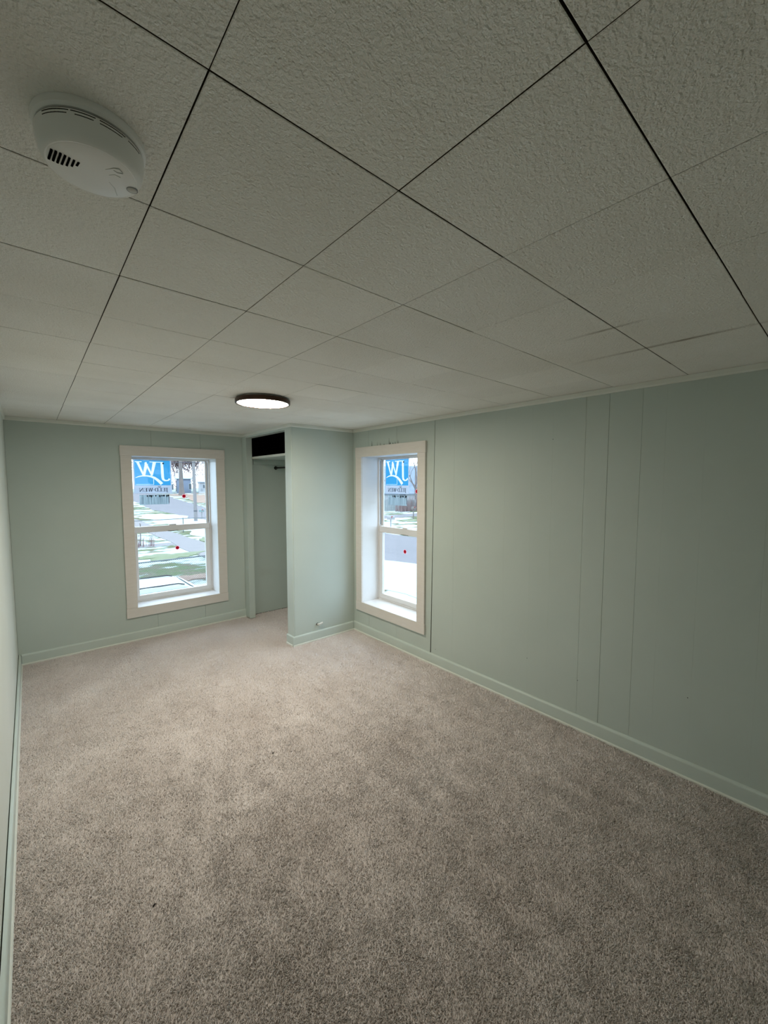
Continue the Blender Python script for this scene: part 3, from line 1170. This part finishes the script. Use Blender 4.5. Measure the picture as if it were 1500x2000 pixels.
# embossed mark
mk = [[(206, 331), (222, 329), (233, 331), (240, 339)], [(213, 342), (224, 341), (235, 347)], [(222, 333), (229, 338), (240, 340)]]
bm = B()
for line in mk:
    pts = [on_face(u, v, ZF) for u, v in line]
    tube(bm, [(p.x, p.y, -0.0489) for p in pts], 0.0007, 6)
obj('embossed_mark', bm, 'detector_grey', cover)
# dark side openings under the rim
for a0, a1, z, r in ((-150, -118, -0.0170, .0630), (-116, -92, -0.0170, .0630), (-88, -60, -0.0170, .0630), (-150, -120, -0.0205, .0627), (-112, -94, -0.0205, .0627), (-88, -64, -0.0205, .0627), (-56, -36, -0.0185, .0629)):
    bm = B()
    tube(bm, [(r * math.cos(R(a)), r * math.sin(R(a)), z) for a in np.linspace(a0, a1, 8)], 0.00065, 6)
    obj('side_slot', bm, 'dark_gap', cover)

# ================================================================== SPECKS ON THE CARPET
for (x, y, s, lab) in ((0.875, 1.876, 0.0045, 'tiny dark crumb on the carpet in the middle of the room'),
                       (0.244, 1.427, 0.0045, 'tiny dark crumb on the carpet near the left baseboard')):
    bm = B()
    bmesh.ops.create_icosphere(bm, subdivisions=2, radius=s)
    for v in bm.verts:
        k = 1 + 0.35 * mnoise.noise(v.co * 300 + Vector((x * 9, 0, 0)))
        v.co = Vector((v.co.x * 1.3 * k, v.co.y * 0.7 * k, v.co.z * 0.5 * k))
    bmesh.ops.rotate(bm, verts=bm.verts[:], matrix=Matrix.Rotation(0.7, 3, 'Z'))
    o = obj('carpet_crumb', bm, 'crumb_dark')
    o.location = (x, y, 0.001)
    tag(o, lab, 'crumb', 'crumbs on the carpet')

# ================================================================== OUTDOORS


def hgt(x, y):
    """ground height: level near the house, a gentle rise far up the street"""
    t = min(max((y - 68) / 40.0, 0), 1)
    return GZ + 1.6 * t * t * (3 - 2 * t)


def ground_material():
    g = NT('snowy_lawn')
    p = g.n('ShaderNodeBsdfPrincipled')
    p.inputs['Roughness'].default_value = 0.9
    p.inputs['Specular IOR Level'].default_value = 0.1
    g.l(p.outputs[0], g.out.inputs['Surface'])
    tc = g.n('ShaderNodeTexCoord')
    mp = g.n('ShaderNodeMapping')
    mp.inputs['Scale'].default_value = (0.55, 1.0, 1)
    g.l(tc.outputs['Object'], mp.inputs['Vector'])
    n1 = g.n('ShaderNodeTexNoise')
    n1.inputs['Scale'].default_value = 0.55
    n1.inputs['Detail'].default_value = 7
    n1.inputs['Roughness'].default_value = 0.62
    g.l(mp.outputs['Vector'], n1.inputs['Vector'])
    n2 = g.n('ShaderNodeTexNoise')
    n2.inputs['Scale'].default_value = 2.5
    n2.inputs['Detail'].default_value = 4
    g.l(mp.outputs['Vector'], n2.inputs['Vector'])
    gr = g.n('ShaderNodeValToRGB')
    gr.color_ramp.elements[0].color = lin(92, 86, 68)
    gr.color_ramp.elements[1].color = lin(76, 90, 52)
    gr.color_ramp.elements[0].position = 0.4
    gr.color_ramp.elements[1].position = 0.6
    g.l(n2.outputs['Fac'], gr.inputs['Fac'])
    rp = g.n('ShaderNodeValToRGB')
    rp.color_ramp.elements[0].position = 0.47
    rp.color_ramp.elements[1].position = 0.53
    rp.color_ramp.elements[0].color = (0, 0, 0, 1)
    rp.color_ramp.elements[1].color = (1, 1, 1, 1)
    g.l(n1.outputs['Fac'], rp.inputs['Fac'])
    mx = g.n('ShaderNodeMix', data_type='RGBA')
    mx.inputs[6].default_value = (0.37, 0.43, 0.44, 1)
    g.l(rp.outputs['Color'], mx.inputs[0])
    g.l(gr.outputs['Color'], mx.inputs[7])
    g.l(mx.outputs[2], p.inputs['Base Color'])
    MATS['snowy_lawn'] = g.m


ground_material()
mat('snow', (0.372, 0.421, 0.433, 1), 0.9, (0.322, 0.372, 0.384, 1), 1.2, 0.6, spec=0.1, bump=0.6, bscale=2.5, bdist=0.2)
mat('asphalt', (0.169, 0.156, 0.161, 1), 0.9, (0.140, 0.131, 0.136, 1), 0.7, 0.6, spec=0.1, stretch=(2, .35, 1))
mat('concrete', (0.204, 0.187, 0.182, 1), 0.9, (0.176, 0.161, 0.159, 1), 1.3, 0.6, spec=0.1)
mat('leaves_brown', (0.194, 0.112, 0.075, 1), 0.95, (0.246, 0.176, 0.129, 1), 1.6, 0.4)
mat('lawn_green', (0.101, 0.121, 0.050, 1), 0.95, (0.151, 0.161, 0.101, 1), 2.2, 0.5)
mat('bark', (0.109, 0.090, 0.079, 1), 0.95, (0.164, 0.142, 0.131, 1), 2.0, 0.5, stretch=(3, 3, .6))
mat('twig', (0.162, 0.134, 0.131, 1), 0.95)
mat('twig_red', (0.211, 0.141, 0.136, 1), 0.95)
mat('pole_wood', (0.153, 0.139, 0.136, 1), 0.9, (0.204, 0.188, 0.181, 1), 3.0, 0.5, stretch=(4, 4, .4))
mat('house_white', (0.290, 0.301, 0.314, 1), 0.8)
mat('house_blue', (0.200, 0.230, 0.294, 1), 0.8)
mat('house_trim', (0.360, 0.372, 0.372, 1), 0.7)
mat('roof_grey', (0.142, 0.169, 0.208, 1), 0.9, (0.186, 0.218, 0.256, 1), 1.0, 0.4)
mat('pane_dark', (0.060, 0.072, 0.084, 1), 0.2)
mat('galvanised', (0.091, 0.101, 0.105, 1), 0.5, metallic=0.2)
mat('car_white', (0.319, 0.359, 0.365, 1), 0.35, (0.296, 0.336, 0.342, 1), 1.5, 0.6)
mat('car_glass', (0.180, 0.216, 0.228, 1), 0.15)
mat('rubber', (0.03, 0.03, 0.03, 1), 0.8)
mat('wood_fence', (0.165, 0.181, 0.181, 1), 0.9, (0.211, 0.226, 0.226, 1), 3.0, 0.5)
mat('mail_white', (0.218, 0.210, 0.202, 1), 0.6)
mat('mail_green', (0.144, 0.198, 0.192, 1), 0.6)
mat('blue_plastic', (0.06, 0.16, 0.42, 1), 0.5)
mat('wire_black', (0.06, 0.06, 0.07, 1), 0.7)


def strip(name, x0f, x1f, ys, dz, m, lab, cat='ground', nx=2):
    bm = B()
    rows = []
    for y in ys:
        a, b = x0f(y), x1f(y)
        rows.append([bm.verts.new((a + (b - a) * k / nx, y, hgt(0, y) + dz)) for k in range(nx + 1)])
    for r0, r1 in zip(rows[:-1], rows[1:]):
        for k in range(nx):
            bm.faces.new((r0[k], r0[k + 1], r1[k + 1], r1[k]))
    # give it a little thickness
    ret = bmesh.ops.extrude_face_region(bm, geom=bm.faces[:])
    bmesh.ops.translate(bm, verts=[v for v in ret['geom'] if isinstance(v, bmesh.types.BMVert)], vec=(0, 0, -0.05))
    return struct(obj(name, bm, m), lab, cat)


ys_all = [-60, -20, 0, 10, 20, 30, 40, 50, 60, 68] + [68 + 4 * k for k in range(1, 11)] + [125, 150, 220]
strip('ground', lambda y: -160, lambda y: 200, ys_all, 0, 'snowy_lawn', 'snow-dusted lawn outside the windows', nx=4)
wob = lambda y, s, a: a * math.sin(y * 0.31 + s) + a * 0.6 * math.sin(y * 0.83 + s * 2)
ys_f = list(np.arange(-20, 132, 2.0))
strip('street', lambda y: 14.7 + wob(y, 1, .25), lambda y: 22.7 + wob(y, 2, .2), ys_f, 0.02, 'asphalt', 'grey street running past the house', 'street')
strip('sidewalk', lambda y: 7.45 + wob(y, 3, .12), lambda y: 9.15 + wob(y, 4, .12), list(np.arange(-20, 62, 1.5)), 0.03, 'concrete', 'pale sidewalk crossing the snowy lawn', 'sidewalk')
strip('side_street', lambda y: 22.5, lambda y: 90, [36.8, 38.5, 40.2], 0.015, 'asphalt', 'side street meeting the main street', 'street')
strip('front_walk', lambda y: -2, lambda y: 7.5, [30.6, 31.3, 32.0], 0.02, 'concrete', 'narrow walk joining the sidewalk', 'walk')


def patch(name, cx, cy, rx, ry, m, lab, dz=0.05, seed=0, cat='grass'):
    bm = B()
    r = random.Random(seed)
    ph = [r.uniform(0, 6.28) for _ in range(6)]
    n = 56
    ring = []
    for k in range(n):
        a = 2 * math.pi * k / n
        q = 1 + 0.22 * math.sin(3 * a + ph[0]) + 0.16 * math.sin(5 * a + ph[1]) + 0.1 * math.sin(9 * a + ph[2]) + .06 * math.sin(17 * a + ph[3])
        x, y = cx + rx * q * math.cos(a), cy + ry * q * math.sin(a)
        ring.append((x, y))
    c = bm.verts.new((cx, cy, hgt(cx, cy) + dz + 0.02))
    top = [bm.verts.new((x, y, hgt(x, y) + dz)) for x, y in ring]
    bot = [bm.verts.new((x, y, hgt(x, y) - 0.02)) for x, y in ring]
    for k in range(n):
        k2 = (k + 1) % n
        bm.faces.new((c, top[k], top[k2]))
        bm.faces.new((top[k], bot[k], bot[k2], top[k2]))
    o = obj(name, bm, m)
    o['kind'] = 'stuff'
    tag(o, lab, cat)
    return o


patch('grass_patch', 6.0, 25.9, 1.6, 1.0, 'lawn_green', 'bare green strip of grass beside the sidewalk', seed=1)
patch('grass_patch', 10.6, 30.5, 0.9, 3.4, 'lawn_green', 'green grass patch beyond the sidewalk', seed=2)
patch('grass_patch', 32.5, 33.0, 1.5, 0.9, 'lawn_green', 'green grass patch across the street', seed=3)
patch('leaf_litter', 31.0, 96, 7.5, 12, 'leaves_brown', 'brown fallen leaves around the foot of the big tree', 0.06, 4, 'leaves')
patch('leaf_litter', 5.2, 19.3, 1.1, 0.5, 'leaves_brown', 'brown leaf litter along the chain-link fence', 0.06, 5, 'leaves')


def snowbank(y0, y1, xc, w, h, lab, seed):
    bm = B()
    rows = []
    n = int((y1 - y0) / 0.8)
    for i in range(n + 1):
        y = y0 + (y1 - y0) * i / n
        row = []
        for k in range(9):
            u = k / 8
            x = xc + (u - 0.5) * w * (1 + .2 * math.sin(y * .9 + seed))
            z = h * math.sin(math.pi * u) * (0.6 + 0.5 * mnoise.noise(Vector((x * 1.2, y * .9, seed)))) + 0.012
            row.append(bm.verts.new((x, y, hgt(x, y) + max(z, 0.012))))
        rows.append(row)
    for a, b in zip(rows[:-1], rows[1:]):
        for k in range(8):
            bm.faces.new((a[k], a[k + 1], b[k + 1], b[k]))
    o = obj('snow_bank', bm, 'snow', None, True)
    o['kind'] = 'stuff'
    tag(o, lab, 'snow')


snowbank(-4, 60, 12.6, 4.6, 0.30, 'snow bank on the near edge of the street', 1.0)
snowbank(6, 36, 24.2, 2.6, 0.40, 'ploughed snow bank across the street', 2.0)


# ------------------------------------------------------------------ trees
def tree(name, lab, x, y, h, r, seed, levels=5, crown=0.55, twigs='twig', group='bare winter trees', spread=0.55, lean=0.0, tmin=0.02):
    rr = random.Random(seed)
    root = tag(empty(name, (x, y, hgt(x, y))), lab, 'tree', group)
    bt, bb = B(), B()
    # trunk with root flare
    th = h * (1 - crown)
    pts, rad = [], []
    for k in range(8):
        u = k / 7
        pts.append((lean * u * th + 0.05 * r * math.sin(u * 5 + seed), 0.05 * r * math.cos(u * 4 + seed), -0.15 + u * (th + .15)))
        rad.append(r * (1.0 - 0.35 * u + 0.55 * max(0, 1 - u * 6)))
    tube(bt, pts, rad, 12)
    top = Vector(pts[-1])

    def grow(p, d, ln, rd, lv):
        q = [p]
        rs = [rd]
        dd = d.copy()
        for k in range(3):
            dd = (dd + Vector((rr.uniform(-.22, .22), rr.uniform(-.22, .22), rr.uniform(-.06, .18)))).normalized()
            q.append(q[-1] + dd * ln / 3)
            rs.append(rd * (1 - 0.16 * (k + 1)))
        tube(bb, q, [max(t_, tmin) for t_ in rs], 5 if lv > 2 else 3, False)
        if lv <= 0:
            return
        for c in range(rr.choice((2, 3, 3))):
            ax = Vector((rr.uniform(-1, 1), rr.uniform(-1, 1), rr.uniform(-.25, .8))).normalized()
            nd = (dd * (1 - spread * .6) + ax * spread).normalized()
            st = q[rr.choice((2, 3, 3))]
            grow(st, nd, ln * rr.uniform(.62, .85), rs[-1] * rr.uniform(.55, .8), lv - 1)
    for c in range(5):
        a = 2 * math.pi * (c + rr.random() * .6) / 5
        d = Vector((math.cos(a) * .7, math.sin(a) * .7, rr.uniform(.45, 1.0))).normalized()
        st = Vector(pts[rr.choice((5, 6, 7, 7))])
        grow(st, d, h * crown * rr.uniform(.34, .46), r * rr.uniform(.32, .5), levels)
    grow(top, Vector((0, 0, 1)), h * crown * .42, r * .5, levels)
    obj('trunk', bt, 'bark', root, True)
    obj('branches', bb, twigs, root)
    return root


tree('bare_tree', 'large bare tree with thick trunk across the street', 26.0, 100, 21, 0.52, 21, 4, .58, tmin=.05)
tree('bare_tree', 'bushy bare tree rising behind the white house roof', 41.5, 134, 13, 0.30, 5, 6, .88, tmin=.06, twigs='twig_red')
tree('bare_tree', 'bare tree just right of the utility pole, far up the street', 37.5, 130, 12, 0.26, 8, 6, .88, tmin=.06, twigs='twig_red')
tree('bare_tree', 'bare tree left of the big trunk, far up the street', 30.0, 132, 13, 0.28, 9, 6, .88, tmin=.06, twigs='twig_red')
tree('bare_tree', 'bare tree between the big trunk and the pole, far up the street', 34.5, 138, 14, 0.30, 12, 6, .88, tmin=.06, twigs='twig_red')
tree('bare_tree', 'bare tree against the white sky in the right-hand window', 46.5, 46.0, 13, 0.25, 14, 5, .72, tmin=.03)
tree('bare_tree', 'bare tree left of the grey house across the side street', 47, 56, 11, 0.25, 17, 5, .72)


def shrub(name, lab, x, y, w, d, h, n, m, seed, group=None):
    rr = random.Random(seed)
    bm = B()
    for _ in range(n):
        px, py = rr.uniform(-w / 2, w / 2), rr.uniform(-d / 2, d / 2)
        hh = h * rr.uniform(.55, 1.05)
        lx, ly = rr.uniform(-.3, .3) * hh * .5, rr.uniform(-.3, .3) * hh * .5
        tube(bm, [(px, py, -0.05), (px + lx * .4, py + ly * .4, hh * .5), (px + lx, py + ly, hh)], [.03 * h / 2, .02 * h / 2, .008 * h / 2], 4, False)
    root = tag(empty(name, (x, y, hgt(x, y))), lab, 'shrub', group)
    obj('stems', bm, m, root)
    return root


shrub('bare_shrub', 'reddish leafless hedge across the street', 44.5, 44.3, 7.0, 1.6, 2.4, 240, 'twig_red', 3)
shrub('bare_shrub', 'small reddish bush on the far lawn', 5.55, 31.0, 1.3, 0.8, 0.9, 60, 'twig_red', 4)
o = tag(empty('yard_stake', (5.5, 31.4, GZ)), 'thin dark stake standing in the small bush', 'stake')
bm = B()
tube(bm, [(0, 0, -.1), (0.02, 0, 1.5)], 0.03, 8)
obj('shaft', bm, 'bark', o)
bm = B()
lathe(bm, [(0, 1.5), (.04, 1.5), (.03, 1.55), (0, 1.56)], 8)
obj('tip', bm, 'bark', o)
o = tag(empty('plastic_tub', (4.55, 31.7, GZ)), 'blue plastic tub beside the small bush', 'tub')
bm = B()
lathe(bm, [(0, 0), (.20, 0), (.27, .5), (.29, .5), (.29, .54), (.25, .54), (.19, .05), (0, .05)], 20)
obj('body', bm, 'blue_plastic', o, True)
bm = B()
tube(bm, [(-.27, 0, .5), (-.15, 0, .72), (.15, 0, .72), (.27, 0, .5)], .012, 6)
obj('handle', bm, 'steel', o)


# ------------------------------------------------------------------ utility pole and lines
pole = tag(empty('utility_pole', (13.5, 46.8, hgt(13.5, 46.8))), 'grey wooden utility pole standing before the street', 'pole')
bm = B()
tube(bm, [(0, 0, -.3), (-.02, 0, 3), (-.10, 0, 10.5)], [.185, .17, .13], 16)
obj('shaft', bm, 'pole_wood', pole, True)
bm = B()
tube(bm, [(-.003, 0, 1.18), (-.004, 0, 1.30)], .186, 16)
obj('metal_band', bm, 'wire_black', pole, True)
bm = B()
box(bm, -1.25, 1.05, -.28, -.16, 9.4, 9.55, .01)
obj('crossarm', bm, 'pole_wood', pole)
for x in (-1.1, -.6, .45, .9):
    bm = B()
    lathe(bm, [(0, 9.55), (.05, 9.55), (.07, 9.60), (.04, 9.64), (.06, 9.68), (0, 9.72)], 10, x, -.22)
    obj('insulator', bm, 'galvanised', pole, True)


def line_wire(p0, p1, sag, r, lab):
    bm = B()
    pts = []
    for k in range(17):
        u = k / 16
        p = Vector(p0).lerp(Vector(p1), u)
        p.z -= sag * 4 * u * (1 - u)
        pts.append(p)
    tube(bm, pts, r, 4)
    tag(obj('power_line', bm, 'wire_black'), lab, 'wire', 'overhead lines')


line_wire((-30, 45.6, 3.35), (13.4, 46.6, 3.55), .4, .03, 'dark cable reaching the utility pole near the window top, left side')
line_wire((13.45, 46.6, 3.55), (48, 52, 3.6), .4, .03, 'dark cable leaving the utility pole to the right')
line_wire((13.4, 46.6, 5.9), (22, 2, 5.2), .5, .02, 'overhead cable along the street at the top of the right-hand window')
line_wire((60, 20, 7.5), (25, 52, 5.6), .5, .03, 'upper cable crossing the sky in the right-hand window')
line_wire((60, 24, 4.9), (25, 52, 4.1), .4, .03, 'lower cable crossing the sky in the right-hand window')


# ------------------------------------------------------------------ mailboxes
def mailbox(x, y, h, rz, lab, body, post, w=.22, l=.56):
    e = tag(empty('mailbox', (x, y, hgt(x, y)), rz), lab, 'mailbox', 'roadside mailboxes')
    bm = B()
    box(bm, -.055, .055, -.055, .055, -.1, h - .2, .008)
    obj('post', bm, post, e)
    bm = B()
    pr = [(-w / 2, h - .2), (w / 2, h - .2), (w / 2, h - .02)]
    pr += [(w / 2 * math.cos(a), h - .02 + w / 2 * math.sin(a)) for a in np.linspace(0.2, math.pi - .2, 8)] + [(-w / 2, h - .02)]
    prism(bm, pr, -l / 2, l / 2, 'x')
    obj('box', bm, body, e)
    bm = B()
    box(bm, l / 2, l / 2 + .012, -w / 2 + .01, w / 2 - .01, h - .19, h + .05, .003)
    obj('door', bm, post, e)
    bm = B()
    box(bm, .05, .08, -w / 2 - .012, -w / 2 - .002, h - .1, h + .1)
    box(bm, .05, .2, -w / 2 - .012, -w / 2 - .002, h + .04, h + .1)
    obj('flag', bm, 'film_red', e)
    bm = B()
    box(bm, -l / 2 - .03, l / 2 + .03, -w / 2 - .02, w / 2 + .02, h - .225, h - .2, .003)
    obj('shelf_board', bm, post, e)


mailbox(15.4, 51.0, 1.02, R(-30), 'mailbox with green top right of the utility pole', 'mail_green', 'mail_white')
mailbox(25.6, 28.6, 1.05, R(-45), 'pale mailbox across the street, in the right-hand window', 'mail_white', 'mail_white', .3, .72)
mailbox(34.3, 34.3, 1.35, R(-20), 'dark mailbox on a post beyond the green grass patch', 'bark', 'bark', .24, .5)


# ------------------------------------------------------------------ houses
def house(name, lab, x, y, w, d, h, rz, wall, roof, rh=2.0, wins=(), porch=False, gable_x=True):
    e = tag(empty(name, (x, y, hgt(x, y)), rz), lab, 'house', None)
    bm = B()
    box(bm, -w / 2, w / 2, -d / 2, d / 2, -.3, h)
    obj('walls', bm, wall, e)
    bm = B()
    ov = .35
    if gable_x:
        prism(bm, [(-d / 2 - ov, h - .12), (d / 2 + ov, h - .12), (0, h + rh)], -w / 2 - ov, w / 2 + ov, 'x')
    else:
        prism(bm, [(-w / 2 - ov, h - .12), (w / 2 + ov, h - .12), (0, h + rh)], -d / 2 - ov, d / 2 + ov, 'y')
    obj('roof', bm, roof, e)
    bm = B()
    box(bm, -w / 2 - ov, w / 2 + ov, -d / 2 - ov - .03, -d / 2 - ov, h - .28, h - .1)
    obj('eave_board', bm, 'roof_grey', e)
    for (wx, wz, ww, wh_) in wins:
        bm = B()
        box(bm, wx - ww / 2 - .1, wx + ww / 2 + .1, -d / 2 - .06, -d / 2 - .001, wz - .1, wz + wh_ + .1)
        f = obj('window_frame', bm, 'house_trim', e)
        bm = B()
        box(bm, wx - ww / 2, wx + ww / 2, -d / 2 - .08, -d / 2 - .061, wz, wz + wh_)
        obj('pane', bm, 'pane_dark', f)
    if porch:
        bm = B()
        box(bm, -w / 2 + .2, w / 2 - .2, -d / 2 - 1.8, -d / 2 - .09, .0, .45)
        obj('porch_deck', bm, 'house_trim', e)
        for k in range(int(w / .5)):
            bm = B()
            box(bm, -w / 2 + .3 + k * .5, -w / 2 + .37 + k * .5, -d / 2 - 1.76, -d / 2 - 1.69, .45, 1.3)
            obj('baluster', bm, 'pane_dark' if k % 2 else 'house_trim', e)
        bm = B()
        box(bm, -w / 2 + .2, w / 2 - .2, -d / 2 - 1.78, -d / 2 - 1.67, 1.3, 1.38)
        obj('porch_rail', bm, 'house_trim', e)
        for s in (-1, 1):
            bm = B()
            box(bm, s * (w / 2 - .3) - .08, s * (w / 2 - .3) + .08, -d / 2 - 1.78, -d / 2 - 1.62, .45, h - .3)
            obj('porch_post', bm, 'house_trim', e)
    return e


house('white_house', 'white house with snowy roof and porch right of the utility pole', 36.4, 112, 6.0, 7, 3.0, R(-18), 'house_white', 'snow', 1.7, [(1.2, 1.2, .9, 1.0), (-1.5, 1.2, .8, 1.0)], True)
house('blue_garage', 'pale blue building between the big tree and the pole', 31.6, 119, 3.4, 5, 3.9, R(-16), 'house_blue', 'snow', 1.4, [(1.5, 1.0, .5, 1.4)])
house('small_house', 'white house with dark windows left of the big tree', 24.7, 113, 4.6, 7, 3.0, R(-12), 'house_white', 'snow', 1.8, [(0.6, 1.0, .9, 1.3), (2.2, 1.0, .8, 1.3)])
house('grey_house', 'blue-grey roofed house behind the red hedge', 58, 57, 14, 9, 2.4, R(-42), 'house_white', 'roof_grey', 5.2, [(-3, 1.0, 1.2, 1.2), (1, 1.0, 1.2, 1.2), (4.5, 1.0, 1.2, 1.2)])


# ------------------------------------------------------------------ fences
def chain_fence(lab, x0, x1, y, h, cell, post_every, mesh_r=.006, slope=0.0):
    e = tag(empty('chain_link_fence', ((x0 + x1) / 2, y, GZ)), lab, 'fence')
    L = x1 - x0
    bm = B()
    tube(bm, [(-L / 2, 0, h), (L / 2, slope, h)], .028, 8)
    obj('top_rail', bm, 'galvanised', e, True)
    n = int(L / post_every)
    for k in range(n + 1):
        x = -L / 2 + L * k / n
        bm = B()
        yy = slope * k / n
        tube(bm, [(x, yy + .04, -.2), (x, yy + .04, h + .03)], .032, 8)
        p = obj('post', bm, 'galvanised', e, True)
        bm = B()
        lathe(bm, [(0, h + .09), (.02, h + .08), (.04, h + .03), (0, h + .03)], 8, x, yy + .04)
        obj('cap', bm, 'galvanised', p, True)
    if cell:
        bm = B()
        m = int((L + h) / cell)
        for s in (1, -1):
            for k in range(m + 1):
                a = -L / 2 - (h if s > 0 else 0) + k * cell
                x_a, x_b, z_a, z_b = a, a + s * h if s > 0 else a - h, 0.03, h
                if s < 0:
                    a = -L / 2 + k * cell
                    x_a, x_b = a, a - h
                # clip to the run
                def clip(xa, za, xb, zb):
                    out = []
                    for (p, z) in ((xa, za), (xb, zb)):
                        q = min(max(p, -L / 2), L / 2)
                        t = (q - xa) / (xb - xa)
                        out.append((q, za + (zb - za) * t))
                    return out
                (p, z), (q, w_) = clip(x_a, z_a, x_b, z_b)
                if abs(p - q) < .02:
                    continue
                tube(bm, [(p, s * .004 + slope * (p / L + .5), z), (q, s * .004 + slope * (q / L + .5), w_)], mesh_r, 3, False)
        o = obj('wire_mesh', bm, 'galvanised', e)
        o['kind'] = 'stuff'
    return e


chain_fence('chain-link fence just beyond the white car', 2.95, 8.6, 17.9, 1.2, .075, 2.8, .006)
chain_fence('farther chain-link fence across the snowy yard', 5.9, 13.9, 37.9, 1.2, .0, 4.0)
# tall board fence on the corner lot across the street
bf = tag(empty('board_fence', (41.5, 46.5, hgt(41.5, 46.5)), R(-45)), 'grey upright board fence behind the pale mailbox', 'fence')
for k in range(26):
    bm = B()
    xx = -3.9 + k * .3
    hh = 1.75 + .04 * math.sin(k * 2.3)
    prism(bm, [(xx, -.1), (xx + .285, -.1), (xx + .285, hh - .06), (xx + .2, hh), (xx + .085, hh), (xx, hh - .06)], -.02 + .012 * (k % 2), .01 + .012 * (k % 2), 'y')
    obj('board', bm, 'wood_fence', bf)
for z in (.4, 1.35):
    bm = B()
    box(bm, -3.95, 3.95, .03, .08, z, z + .1)
    obj('rail', bm, 'wood_fence', bf)

# ------------------------------------------------------------------ parked car
car = tag(empty('parked_car', (2.75, 12.6, GZ)), 'white snow-dusted car parked below the far window', 'car')


def car_prism(pts, half, taper_z, taper, bev=.05):
    """side outline (x,z) extruded across the width, narrowing above taper_z"""
    bm = B()
    prism(bm, pts, -half, half, 'y')
    for v in bm.verts:
        if v.co.z > taper_z:
            k = 1 - taper * (v.co.z - taper_z)
            v.co.y *= k
    bmesh.ops.bevel(bm, geom=bm.edges[:], offset=bev, segments=3, affect='EDGES', profile=.6)
    return bm


low = [(-2.3, .32), (2.25, .32), (2.35, .5), (2.32, .72), (2.05, .86), (1.15, .97), (-2.0, 1.0), (-2.28, .9), (-2.36, .6)]
obj('body', car_prism(low, .90, .6, .10), 'car_white', car, True)
cab = [(-1.95, .95), (1.30, .93), (1.02, 1.06), (.52, 1.42), (.30, 1.50), (-.6, 1.54), (-1.45, 1.48), (-1.80, 1.24)]
obj('cabin', car_prism(cab, .84, .95, .30, .03), 'car_white', car, True)


def quad(name, pts, m, t=.012):
    bm = B()
    P = [Vector(p) for p in pts]
    nn = (P[1] - P[0]).cross(P[2] - P[0]).normalized() * t
    A = [bm.verts.new(p) for p in P]
    D = [bm.verts.new(p + nn) for p in P]
    bm.faces.new(A[::-1])
    bm.faces.new(D)
    for i in range(4):
        bm.faces.new((A[i], A[(i + 1) % 4], D[(i + 1) % 4], D[i]))
    return obj(name, bm, m, car)


quad('windshield', [(1.16, -.74, .99), (1.16, .74, .99), (.50, .64, 1.455), (.50, -.64, 1.455)], 'car_white', .01)
quad('wiper', [(1.14, -.6, 1.02), (1.12, -.58, 1.04), (.9, .15, 1.20), (.92, .12, 1.18)], 'rubber', .01)
for s in (-1, 1):
    yb, yt = s * .838, s * .71
    quad('side_window', [(.85, yb, 1.02), (-.35, yb, 1.02), (-.35, yt, 1.42), (.42, yt, 1.42)][::s], 'car_glass')
    quad('side_window', [(-.45, yb, 1.02), (-1.5, yb, 1.02), (-1.35, yt, 1.42), (-.45, yt, 1.42)][::s], 'car_glass')
    bm = B()
    tube(bm, [(.35, s * .66, 1.50), (.2, s * .65, 1.54), (-1.2, s * .65, 1.55), (-1.4, s * .65, 1.50)], .018, 8)
    obj('roof_rail', bm, 'rubber', car, True)
    bm = B()
    box(bm, .72, .86, min(s * .86, s * 1.04), max(s * .86, s * 1.04), 1.0, 1.14, .03, 2)
    obj('side_mirror', bm, 'car_white', car, True)
    for wx in (1.45, -1.4):
        bm = B()
        tube(bm, [(wx, s * .70, .33), (wx, s * .72, .33), (wx, s * .90, .33), (wx, s * .92, .33)], [.30, .33, .33, .30], 24)
        w = obj('wheel', bm, 'rubber', car, True)
        bm = B()
        tube(bm, [(wx, s * .915, .33), (wx, s * .93, .33)], [.21, .17], 16)
        obj('hubcap', bm, 'steel', w, True)
